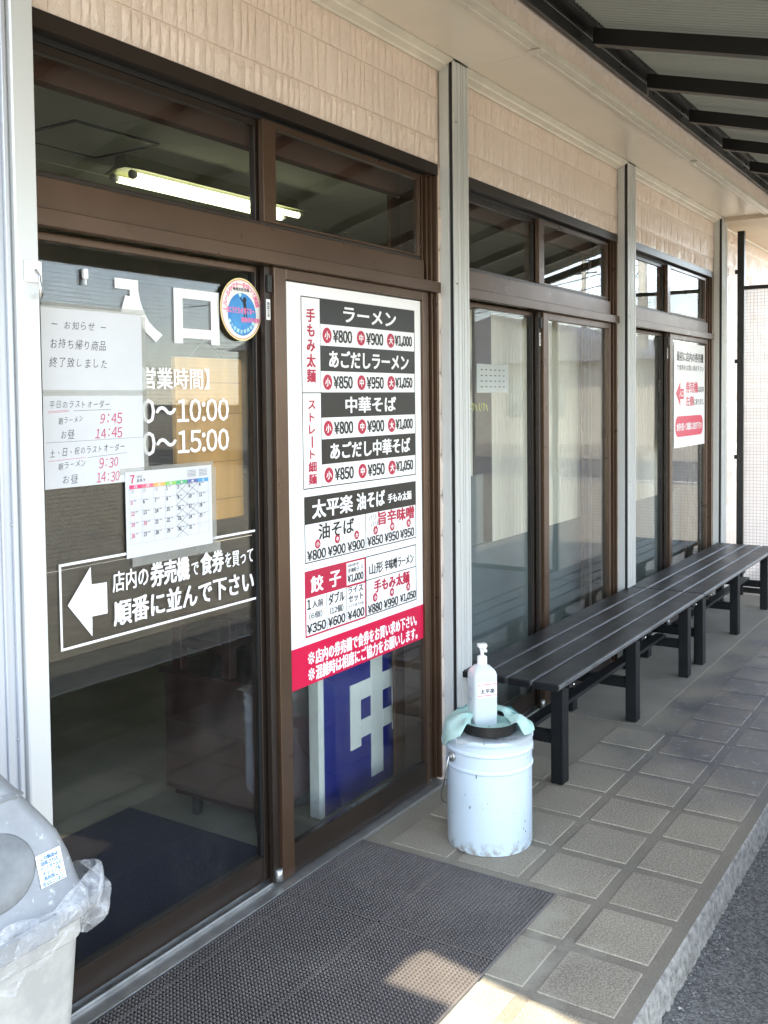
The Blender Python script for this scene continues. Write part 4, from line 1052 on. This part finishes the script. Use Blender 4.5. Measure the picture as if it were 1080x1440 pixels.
# tray
TC = (2.893 + math.cos(R(VA)) * .026, -.383 + math.sin(R(VA)) * .026, 0)
t = thing('round_tray', 'black round tray under the sanitizer bottle on the pail', 'tray', (TC[0], TC[1], .3775))
lathe('tray', [(.086, .3775), (.0885, .380), (.0905, .412), (.089, .4125), (.0865, .384), (.02, .3825)], TC, m_tray, t, 64)
# bottle
def rring(hx, hy, r, z, n=6):
    out = []
    for cx_, cy_, a0 in ((hx - r, hy - r, 0), (-hx + r, hy - r, 90), (-hx + r, -hy + r, 180), (hx - r, -hy + r, 270)):
        for k in range(n): a = R(a0 + 90 * k / (n - 1)); out.append((cx_ + r * math.cos(a), cy_ + r * math.sin(a), z))
    return out
def loft(name, rings, mat, parent, cap=True, smooth=True, ang_=45):
    n = len(rings[0]); vs = [p for r_ in rings for p in r_]; fs = []
    for i in range(len(rings) - 1):
        for k in range(n): fs.append((i * n + k, i * n + (k + 1) % n, (i + 1) * n + (k + 1) % n, (i + 1) * n + k))
    if cap: fs.append(tuple(range(n))[::-1]); fs.append(tuple((len(rings) - 1) * n + k for k in range(n)))
    me = mesh(vs, fs, smooth)
    try: me.set_sharp_from_angle(angle=R(ang_))
    except Exception: pass
    return link(name, me, mat, parent)
BC = Vector((2.895, -.358, .384)); FA = VA + 22       # front face normal direction
fwd = ang(FA); rgt = Vector((-fwd.y, fwd.x, 0))
def bl_(p, dz=0): return tuple(BC + rgt * p[0] + fwd * p[1] + Vector((0, 0, p[2] + dz)))
t = thing('sanitizer_bottle', 'clear pump bottle of hand sanitizer with a white label on the pail', 'bottle', tuple(BC))
rg = []
for hx, hy, r, z in ((.038, .032, .008, 0), (.041, .035, .009, .004), (.041, .035, .009, .165), (.0405, .0345, .010, .172), (.036, .031, .012, .183), (.024, .022, .012, .196), (.016, .016, .014, .200), (.014, .014, .0135, .204)): rg.append([bl_(p) for p in rring(hx, hy, r, z)])
loft('body', rg, m_bottle, t, ang_=50)
m_gel = MAT('sanitizer_liquid', (.66, .84, .85), .4, 0, .03, 5)
rg = [[bl_(p) for p in rring(hx, hy, r, z)] for hx, hy, r, z in ((.036, .030, .007, .003), (.039, .033, .008, .006), (.039, .033, .008, .125))]
loft('liquid', rg, m_gel, t)
lathe('cap', [(.0165, .203), (.0165, .226), (.012, .229), (.006, .230), (.006, .247), (.009, .248), (.009, .262), (.004, .264)], tuple(BC), m_plastic_w, t, 24)
nz_ = [BC + Vector((0, 0, .256)), BC + fwd * .02 + Vector((0, 0, .257)), BC + fwd * .034 - rgt * .0 + Vector((0, 0, .251))]
tube('nozzle', nz_, .0055, m_plastic_w, t, 8)
loft('pump_head', [[bl_(p) for p in rring(.015, .012, .005, z)] for z in (.258, .266, .269)], m_plastic_w, t)
f0 = .0356
fn = lambda a, b, d=0: tuple(BC + rgt * a + fwd * (f0 + d) + Vector((0, 0, b)))
l = link('label', mesh([fn(-.030, .098), fn(.037, .098), fn(.037, .148), fn(-.030, .148)], [(0, 1, 2, 3)]), m_print_w, t)
link('label_line', mesh([fn(-.030, z + d, .0004) if i % 3 == 0 else fn(.037, z + d, .0004) for z in (.103, .140) for i, d in ((0, 0), (1, 0), (2, .0025), (3, .0025))], [(0, 1, 2, 3), (4, 5, 6, 7)]), m_nr, l)
text_on('太平楽', .050, .016, lambda a, b: fn(a + .004, b + .119, .0005), m_ink, l, .02)
text_on('手指消毒用', .022, .005, lambda a, b: fn(a + .004, b + .134, .0005), m_ink, l, .0)
gn = lambda a, b, d=0: tuple(BC - rgt * (.0416 + d) + fwd * (-a) + Vector((0, 0, b)))
for i, tx in enumerate(('手指清拭用アルコール', '使用上の注意', '火気厳禁')):
    text_on(tx, .045 - .012 * i, .007, lambda a, b, i=i: gn(-a, b + .155 - .034 * i, .0002), flat('bottle_print_blue', (.12, .18, .38)), t)
for i in range(9):
    z = .143 - .013 * i
    link('print_line', mesh([gn(.024, z), gn(-.024 + (i % 3) * .008, z), gn(-.024 + (i % 3) * .008, z + .0016), gn(.024, z + .0016)], [(0, 1, 2, 3)]), flat('bottle_print_grey', (.30, .36, .48)), t)
# towel draped on the far side of the lid and over the left edge
t = thing('mint_towel', 'mint green towel draped round the back of the tray on the pail', 'towel', (2.93, -.36, .375))
vs, fs = [], []; NA, NR = 190, 30
def towel_pt(s, v):
    a = VA - 40 - s * 268
    fl = max(0, 1 - abs(s - .17) / .20); fl = fl * fl * (3 - 2 * fl)      # flap hanging over the left edge
    rt2 = max(0, 1 - abs(s - .93) / .14); rt2 = rt2 * rt2 * (3 - 2 * rt2)
    out = .143 + .004 * math.sin(s * 17) + .034 * fl + .006 * rt2
    ends = min(1, s * 7) * min(1, (1 - s) * 7)
    rin = .088 - .038 * ends
    r_ = rin + (out - rin) * v
    fold = .5 + .5 * math.sin(s * 19 + 1.0 + 1.8 * v); fold2 = math.sin(s * 43 + 2.6 * v + .8 * math.sin(s * 13))
    h = .384 + .040 * (1 - v) ** .8 * (.35 + .65 * ends) + .019 * fold * math.sin(math.pi * min(1, v * .9 + .12)) + .0035 * fold2 * math.sin(math.pi * min(1, v + .1)) + .014 * rt2 * math.sin(math.pi * v) + .010 * fl * math.sin(math.pi * min(1, v * 1.3))
    if v < .12: h -= (.12 - v) * .06
    if r_ > .138:
        q_ = min(1, (r_ - .138) / .036); h = h * (1 - min(1, q_ * 1.6)) + min(1, q_ * 1.6) * (.392 - q_ * .058 - .005 * math.sin(s * 60)); r_ = .138 + .020 * q_ ** .5
    return a, r_, h
for j in range(NR + 1):
    for i in range(NA + 1):
        a, r_, h = towel_pt(i / NA, j / NR); p = Vector(PC) + ang(a) * r_; vs.append((p.x, p.y, h))
for j in range(NR):
    for i in range(NA): a = j * (NA + 1) + i; fs.append((a, a + NA + 1, a + NA + 2, a + 1))
o = link('cloth', mesh(vs, fs, True), m_towel, t)
md = o.modifiers.new('thickness', 'SOLIDIFY'); md.thickness = .004; md.offset = 1
vs, fs = [], []
for j in range(9):
    for i in range(48):
        a = 2 * math.pi * i / 48; r_ = .004 + .081 * j / 8
        vs.append((TC[0] + r_ * math.cos(a), TC[1] + r_ * math.sin(a), .388 + .010 * (j / 8) ** 2 + .004 * math.sin(a * 5 + j) * (j / 8) + .003 * math.sin(a * 11 - j * 1.7) * (j / 8)))
for j in range(8):
    for i in range(48): fs.append((j * 48 + i, j * 48 + (i + 1) % 48, (j + 1) * 48 + (i + 1) % 48, (j + 1) * 48 + i))
link('cloth_in_tray', mesh(vs, fs, True), m_towel, t)
def towel_text(body, s0, s1, v0, v1):
    vs_, f_ = glyphs(body, 0.0); ax = min(v[0] for v in vs_); bx = max(v[0] for v in vs_); ay = min(v[1] for v in vs_); by = max(v[1] for v in vs_); out_ = []
    for x_, y_ in vs_:
        a, r_, h = towel_pt(s0 + (s1 - s0) * (x_ - ax) / (bx - ax), v0 + (v1 - v0) * (y_ - ay) / (by - ay)); p = Vector(PC) + ang(a) * r_; out_.append((p.x, p.y, h + .0052))
    return link('lettering', mesh(out_, f_), flat('towel_print', (.03, .22, .24)), t)
towel_text('HIMA', .70, .84, .28, .62); towel_text('C', .24, .29, .3, .6)

# ============================================================ TRASH BIN
t = thing('trash_bin', 'weathered light grey plastic trash bin with domed lid at the left edge', 'trash bin', (.96, -.27, 0))
bcx, bcy = .955, -.265
def br(hx, hy, r, z, sl=0, n=7, wob=0):
    out = []
    for p in rring(hx, hy, r, z, n):
        out.append((bcx + p[0], bcy + p[1], z - sl * (p[0] + .0) ))
    return out
loft('body', [br(.165, .155, .03, -.0035), br(.17, .16, .035, .02), br(.197, .195, .04, .52), br(.203, .200, .042, .525), br(.203, .200, .042, .56)], m_bin, t, ang_=35)
def dome(x, z): return z + max(0, (z - .65) / .083) * .032 * (1 - ((x - .955) / .2) ** 2)
def lr(xl, xr, yf, yb, r, z): return [(x_ + (xl + xr) / 2, y_ + (yf + yb) / 2, dome(x_ + (xl + xr) / 2, z)) for x_, y_, _ in rring((xr - xl) / 2, (yb - yf) / 2, r, 0, 14)]
LP = [(.5605, 1.164, -.472, -.058), (.566, 1.169, -.477, -.055), (.594, 1.169, -.477, -.055), (.602, 1.165, -.470, -.06), (.612, 1.163, -.461, -.065), (.66, 1.158, -.440, -.07), (.695, 1.150, -.420, -.08), (.715, 1.136, -.409, -.09),
      (.752, 1.099, -.391, -.10), (.756, 1.102, -.394, -.10), (.760, 1.094, -.386, -.105), (.79, 1.060, -.370, -.12), (.815, 1.026, -.352, -.13), (.825, 1.00, -.335, -.145), (.829, .975, -.31, -.16)]
loft('lid', [lr(1.91 - xr, xr, yf, yb, min(.05, .5 * (xr - .955)) if z_ > .76 else .046, z_) for z_, xr, yf, yb in LP], m_lid, t, ang_=24)
def face(x, z, d=0): return (x, -.4620 + (z - .612) * .46 - d, z)
vs, fs = [], []
NN = 48
for d, k_ in ((-.004, 1), (.0015, 1), (.003, .96), (.0045, .5), (.005, .02)):
    for k in range(NN):
        a = 2 * math.pi * k / NN; vs.append(face(.985 + .086 * k_ * math.cos(a), .687 + .058 * k_ * math.sin(a), d))
for i in range(4):
    for k in range(NN): fs.append((i * NN + k, i * NN + (k + 1) % NN, (i + 1) * NN + (k + 1) % NN, (i + 1) * NN + k))
link('swing_flap', mesh(vs, fs, True), MAT('flap_plastic', (.185, .195, .20), .42, 0, .2, 22), t)
box('rim_clip', .86, 1.075, -.4885, -.4775, .560, .597, m_lid, t, bev=.004)
def bilin(u, v, d):
    x = (1.066 + .052 * u) * (1 - v) + (1.071 + .052 * u) * v; return face(x, .636 + (.684 - .636) * v, .0022 + d)
lb = link('label', mesh([bilin(0, 0, 0), bilin(1, 0, 0), bilin(1, 1, 0), bilin(0, 1, 0)], [(0, 1, 2, 3)]), m_print_w, t)
m_cy = flat('label_blue', (.02, .22, .42))
for i, tx in enumerate(('この製品は', '回収された', 'ペットボトルの', 'キャップを', '再利用して', '作られています。')):
    v0 = .90 - i * .155
    text_on(tx, .86 if len(tx) > 5 else .70, .118, lambda a, b, v0=v0: bilin(.5 + a, v0 - .03 + b, .0012), m_cy, lb, .02)
    vv = v0 - .105
    link('label_rule', mesh([bilin(.04, vv, .0003), bilin(.96, vv, .0003), bilin(.96, vv + .012, .0003), bilin(.04, vv + .012, .0003)], [(0, 1, 2, 3)]), m_print_k, lb)
# bag
t = thing('bin_bag', 'crumpled clear plastic bag hanging over the rim of the trash bin', 'bag', (.96, -.27, .5))
rg_ = []; rb = random.Random(9); NP = 160
def rr_pt(k, hx, hy, r):
    pts = rring(hx, hy, r, 0, 7); n = len(pts); f = k / NP * n; i = int(f) % n; g_ = f - int(f)
    a, b = pts[i], pts[(i + 1) % n]; return a[0] + (b[0] - a[0]) * g_, a[1] + (b[1] - a[1]) * g_
phs = [rb.uniform(0, 6.28) for _ in range(12)]
LV = 26; NP = 320
def saw(x): x = x / (2 * math.pi); return 2 * abs(2 * (x - math.floor(x + .5))) - 1
for j in range(LV):
    v = j / (LV - 1); ring_ = []
    for k in range(NP):
        th = 2 * math.pi * k / NP
        pts = rring(.213, .211, .05, 0, 7); f = k / NP * len(pts); i = int(f) % len(pts); g_ = f - int(f); x = pts[i][0] * (1 - g_) + pts[(i + 1) % len(pts)][0] * g_; y = pts[i][1] * (1 - g_) + pts[(i + 1) % len(pts)][1] * g_
        L_ = math.hypot(x, y); th = math.atan2(y, x)
        amp = .002 + .011 * min(1, v * 1.6)
        d = .004 + amp * (saw(th * 13 + v * 3) * .5 + saw(th * 29 - v * 4) * .35 + math.sin(th * 51 + v * 7) * .2 + .3) + .008 * math.sin(math.pi * min(1, v * 1.1))
        cr = max(0, math.cos(th - R(-44))) ** 26; d += cr * (.021 * math.sin(math.pi * min(1, .15 + v * .85)) + .014 * saw(v * 9 + th * 20))
        hem = .085 + .022 * saw(th * 7 + 1) + .012 * saw(th * 19)
        z = .610 + .008 * math.sin(th * 9 + 2) + .005 * saw(th * 27) + cr * .030 * (1 - v) - v * hem + cr * v * .015
        k2 = (L_ + d) / L_; ring_.append((bcx + x * k2, bcy + y * k2, z + .003 * saw(th * 40 + v * 11)))
    rg_.append(ring_)
loft('bag_skirt', rg_, m_bag, t, cap=False, ang_=180)

# ============================================================ RUBBER MAT
def outdoor_mat():
    t = thing('rubber_mat', 'brown grey openwork rubber doormat of joined tiles outside the entrance', 'mat', (1.9, -.36, 0))
    P_ = .0118; x0, x1, y0, y1 = .78, 2.648, -.716, -.034
    tiles = []
    xs = [.78, 1.512, 2.250, 2.648]; ys = [-.716, -.362, -.078, -.034]
    for a, b in zip(xs, xs[1:]):
        for c, d in zip(ys, ys[1:]):
            vs, fs = [], []
            nx = max(1, int(round((b - a) / P_))); ny = max(1, int(round((d - c) / P_)))
            px_, py_ = (b - a) / nx, (d - c) / ny
            def bx(xa, xb, ya, yb, z0, z1):
                n = len(vs); vs.extend([(xa, ya, z0), (xb, ya, z0), (xb, yb, z0), (xa, yb, z0), (xa, ya, z1), (xb, ya, z1), (xb, yb, z1), (xa, yb, z1)])
                fs.extend([tuple(n + i for i in f) for f in ((4, 5, 6, 7), (0, 1, 5, 4), (1, 2, 6, 5), (2, 3, 7, 6), (3, 0, 4, 7))])
            for i in range(nx + 1): xx = a + i * px_; bx(xx - .0016, xx + .0016, c + .0005, d - .0005, .0005, .0068 if i % 1 == 0 else .006)
            for j in range(ny + 1): yy = c + j * py_; bx(a + .0005, b - .0005, yy - .0013, yy + .0013, .0005, .0060)
            # raised arches on every crossing
            for i in range(nx):
                for j in range(ny):
                    cx_ = a + (i + .5) * px_ + (px_ * .0); cy_ = c + (j + .5) * py_
                    s = .0034; n = len(vs); zt = .0102
                    for k in range(6):
                        th = math.pi / 3 * k; vs.append((a + i * px_ + s * math.cos(th), cy_ + s * math.sin(th), .006))
                    for k in range(6):
                        th = math.pi / 3 * k; vs.append((a + i * px_ + s * .62 * math.cos(th), cy_ + s * .62 * math.sin(th), zt))
                    for k in range(6): fs.append((n + k, n + (k + 1) % 6, n + 6 + (k + 1) % 6, n + 6 + k))
                    fs.append(tuple(n + 6 + k for k in range(6)))
            o = link('mat_tile', mesh(vs, fs), m_rub, t)
            o['kind'] = 'stuff'
    for (c, d) in ((-.362, .0),):
        box('mat_seam', x0, x1, -.3665, -.3575, .006, .0082, m_rub, t, bev=.001)
    box('mat_seam', x0, x1, -.082, -.074, .006, .0082, m_rub, t, bev=.001)
    box('mat_seam', 2.246, 2.254, y0, y1, .006, .0082, m_rub, t, bev=.001)
    box('mat_underlay', x0, x1, y0, y1, .0004, .0022, m_rub_d, t, bev=0)
    boxes('mat_border', [(x0, x1, y0 - .006, y0 - .0017, .0004, .0075), (x1 + .0017, x1 + .006, y0 - .006, y1, .0004, .0075)], m_rub, t, bev=.001)
outdoor_mat()

# ============================================================ CANOPY
cn = thing('canopy', 'black framed lean-to canopy with grey corrugated roof sheets over the walkway', 'canopy', (4, -.39, 2.84))
SL = .27; YB = -.43; ZB = 2.905; YE = -2.45
box('ledger_beam', .45, 8.45, -.392, -.374, 2.8415, 2.972, m_black_st, cn, bev=.0015)
box('ledger_ledge', .45, 8.45, -.4000, -.3925, 2.886, 2.893, MAT('ledge_edge', (.07, .065, .06), .3, .5), cn, bev=.0015)
box('ledger_cap', .45, 8.45, -.445, -.3925, 2.912, 2.975, m_black_st, cn, bev=.0015)
box('ledger_joint', 4.50, 4.503, -.4015, -.3745, 2.841, 2.971, m_alu, cn, bev=0)
for k in range(15):
    x = 1.0 + k * .45
    for dx, z in ((0, 2.873), (.03, 2.903)):
        tube('bolt', [(x + dx, -.392, z), (x + dx, -.3985, z)], .006, m_black, cn, 8)
RX = [.49] + [3.73 + .66 * k for k in range(-4, 8)]
for x in sorted(set(RX)):
    h_ = .062; w_ = .05
    vs = [(xx, y, ZB - h_ * (1 - tz) - SL * (YB - y) + (0)) for xx in (x, x + w_) for y, tz in ((YB, 0), (YE, 0), (YE, 1), (YB, 1))]
    link('rafter', mesh(vs, [(0, 1, 2, 3), (7, 6, 5, 4), (0, 4, 5, 1), (1, 5, 6, 2), (2, 6, 7, 3), (3, 7, 4, 0)]), m_black_st, cn)
zE = ZB - SL * (YB - YE)
box('eave_beam', .45, 8.45, YE - .05, YE, zE - .12, zE + .01, m_black_st, cn, bev=.002)
for x in (.6, 5.9, 8.38): box('canopy_post', x, x + .06, YE - .055, YE + .005, -.10, zE - .121, m_black_st, cn, bev=.002)
for a, b in ((.45, 1.09), *[(1.09 + .66 * k, 1.75 + .66 * k) for k in range(11)]):
    n = int(round((b - a) / .008)); vs, fs = [], []
    ys = [YB + .035, -1.2, YE - .06]
    for i in range(n + 1):
        x = a + (b - a) * i / n
        for y in ys: vs.append((x, y, ZB + .030 - SL * (YB - y) + .007 * math.sin(2 * math.pi * x / .032)))
    m3 = len(ys)
    for i in range(n):
        for j in range(m3 - 1): fs.append((i * m3 + j, i * m3 + j + 1, (i + 1) * m3 + j + 1, (i + 1) * m3 + j))
    link('roof_sheet', mesh(vs, fs, True), m_corr, cn)
# unseen box added above the entrance to shade one edge of the sun patch
t = thing('sun_blocker_box', 'unseen cream box added above the entrance to shape the sun patch', 'sun blocker', (-.1, -.46, 2.8))
box('box_body', -.9, .270, -.575, -.3605, 2.80, 2.93, m_soffit, t, bev=.003)

# ============================================================ WIND SCREENS
t = thing('wind_screen', 'black framed clear mesh sheet screen standing across the far end of the walkway', 'screen', (7.5, -1.3, 0))
box('frame_post', 7.48, 7.52, -.148, -.100, -.003, 2.66, m_black_st, t, bev=.002)
box('frame_post', 7.48, 7.52, -2.44, -2.395, -.09, 2.25, m_black_st, t, bev=.002)
box('frame_post', 7.48, 7.52, -1.32, -1.28, -.09, 2.25, m_black_st, t, bev=.002)
for ya, yb in ((-1.2795, -.1485), (-2.3945, -1.3205)):
    box('top_bar', 7.485, 7.515, ya, yb, 2.235, 2.262, m_black_st, t, bev=.001)
    box('bottom_bar', 7.485, 7.515, ya, yb, .015, .055, m_black_st, t, bev=.001)
    vs, fs = [], []; n = 40
    for i in range(n + 1):
        y = ya + (yb - ya) * i / n
        for j in range(9):
            z = .0555 + 2.179 * j / 8; vs.append((7.500 + .006 * math.sin(i * .55 + j * .4) + .004 * math.sin(i * 1.3 - j), y, z))
    for i in range(n):
        for j in range(8): fs.append((i * 9 + j, i * 9 + j + 1, (i + 1) * 9 + j + 1, (i + 1) * 9 + j))
    link('mesh_sheet', mesh(vs, fs, True), m_screen, t)
for z in (.30, 1.0, 1.7, 2.35): box('bracket', 7.470, 7.4795, -.118, -.085, z, z + .03, m_black_st, t, bev=.001)
t = thing('side_screen', 'long mesh sheet screen with a dark foot board along the outer side of the canopy', 'screen', (5, -2.2, 0))
XA, XB = 2.45, 5.6; yy = -1.62
for x in (XA, 4.45, XB): box('frame_post', x, x + .045, yy - .022, yy + .022, -.09, 2.28, m_black_st, t, bev=.002)
box('foot_board', XA + .046, XB - .001, yy - .012, yy + .012, .0, .17, m_black_st, t, bev=.002)
box('foot_sill', XA + .046, XB - .001, yy - .06, yy + .06, -.09, -.001, MAT('dark_sill', (.02, .03, .028), .7), t, bev=.002)
vs, fs = [], []; n = 90
for i in range(n + 1):
    x = XA + .046 + (XB - XA - .047) * i / n
    for j in range(9): vs.append((x, yy + .008 * math.sin(i * .35 + j * .5) + .004 * math.sin(i * .9), yy*0 + .171 + 2.19 * j / 8 - .0 * math.sin(math.pi * ((x - XA) % 1.45) / 1.45) * (j / 8) ** 6))
for i in range(n):
    for j in range(8): fs.append((i * 9 + j, i * 9 + j + 1, (i + 1) * 9 + j + 1, (i + 1) * 9 + j))
link('mesh_sheet', mesh(vs, fs, True), m_screen2, t)

# ============================================================ WHAT THE GLASS REFLECTS: the street beyond
m_conc = MAT('pole_concrete', (.50, .47, .40), .8, 0, .08, 4)
def pole(x, y, h_, r0, lab):
    t = thing('utility_pole', lab, 'utility pole', (x, y, -.09), 'utility poles reflected in the glass')
    lathe('shaft', [(r0, 0), (r0 * .6, h_)], (x, y, -.09), m_conc, t, 20)
    for z in (h_ - .8, h_ - 1.6):
        box('crossarm', x - .05, x + .05, y - .9, y + .9, z, z + .08, m_leg, t)
        for d in (-.8, 0.3, .8): lathe('insulator', [(.04, 0), (.05, .06), (.03, .14)], (x, y + d, z + .08), m_white_st, t, 10)
WN = ['topmost right', 'topmost left', 'second highest right', 'second highest left', 'upper of the two lowest', 'lowest']
pole(33.4, -9.0, 10.5, .20, 'thick pale concrete utility pole reflected in the far transom')
pole(61, -22, 11, .20, 'thinner distant utility pole reflected in the middle transom')
for i, (z, d) in enumerate(((9.7, -.8), (9.7, .8), (8.9, -.8), (8.9, .8), (6.0, 0), (5.6, .1))):
    pts = []
    for k in range(25):
        s = k / 24; pts.append((33.4 + (61 - 33.4) * s, -9 + d + (-22 + 9) * s, z - 1.0 * math.sin(math.pi * s)))
    pts = [(33.4 - 27, 4 + d - 0, z)] + pts if False else pts
    o = tube('power_line', pts, .02, m_black_st, None, 5); tag(o, f'{WN[i]} overhead wire from the thick concrete pole to the distant pole', 'wire', 'overhead wires')
    o = tube('power_line', [(33.4 + 40 * s_ * .05, -9 + d - 45 * s_ / 12, z - .8 * math.sin(math.pi * s_ / 12)) for s_ in range(13)], .02, m_black_st, None, 5); tag(o, f'{WN[i]} overhead wire leaving the thick concrete pole across the street', 'wire', 'overhead wires')
def building(name, lab, x0, x1, y0, y1, h_, wall_m, roof_m, gable=1.0, wins=()):
    t = thing(name, lab, 'building', ((x0 + x1) / 2, (y0 + y1) / 2, -.09))
    box('wall', x0, x1, y0, y1, -.09, h_, wall_m, t, bev=.02)
    ym = (y0 + y1) / 2; o_ = .5
    vs = [(x0 - o_, y0 - o_, h_), (x1 + o_, y0 - o_, h_), (x1 + o_, y1 + o_, h_), (x0 - o_, y1 + o_, h_), (x0 - o_, ym, h_ + gable), (x1 + o_, ym, h_ + gable)]
    link('roof', mesh(vs, [(0, 1, 5, 4), (2, 3, 4, 5), (0, 4, 3), (1, 2, 5), (3, 2, 1, 0)]), roof_m, t)
    for (ya, yb, za, zb) in wins:
        f = box('window', x0 - .06, x0 + .02, ya, yb, za, zb, m_alu, t, bev=.01); box('pane', x0 - .07, x0 - .062, ya + .06, yb - .06, za + .06, zb - .06, m_glass2, f, bev=0)
m_pw = MAT('pale_render', (.62, .58, .48), .8, 0, .08, .4); m_rf = MAT('grey_roof', (.30, .31, .33), .5, 0, .1, .5); m_tan = MAT('tan_render', (.48, .38, .26), .8, 0, .08, .4)
building('warehouse_building', 'low pale warehouse with a grey roof across the sunny lot', 30, 44, -18, -7.5, 2.6, m_pw, m_rf, 1.6, [(-16, -14, .9, 2.0), (-12.5, -10.5, .9, 2.0)])
building('house_building', 'tan two storey house behind the lot with a grey gable roof', 48, 58, -40, -29, 4.6, m_tan, m_rf, 2.0, [(-38, -36, 1, 2.2), (-34, -32, 1, 2.2), (-38, -36, 3.2, 4.2)])
building('shed_building', 'small pale shed far across the road', 22, 30, -44, -34, 2.5, m_pw, m_rf, .8, [(-42, -40, .8, 1.9)])
# road edge line and low hedge
rd = sheet('road', 17.5, 23.5, -120, 120, -.086, MAT('road_asphalt', (.075, .075, .075), .85, 0, .1, 1)); tag(rd, kind='structure')
rl = sheet('road_edge_line', 17.7, 17.85, -120, 120, -.082, flat('road_white', (.7, .7, .68))); tag(rl, kind='structure')
lot = sheet('gravel_lot', 8.0, 17.4, -60, 60, -.086, MAT('pale_gravel', (.38, .34, .26), .9, 0, .2, 8, 40, .6, .02)); tag(lot, kind='structure')
lot2 = sheet('bounce_parking_lot', -30, 7.999, -40, -2.9, -.086, MAT('pale_parking', (.33, .30, .24), .9, 0, .15, 2, 40, .6, .02)); tag(lot2, kind='structure')  # pale sheet added over the asphalt to bounce sunlight up to the soffit
lot3 = sheet('parking_lot_far', 23.6, 90, -90, 60, -.086, bpy.data.materials['pale_parking']); tag(lot3, kind='structure')
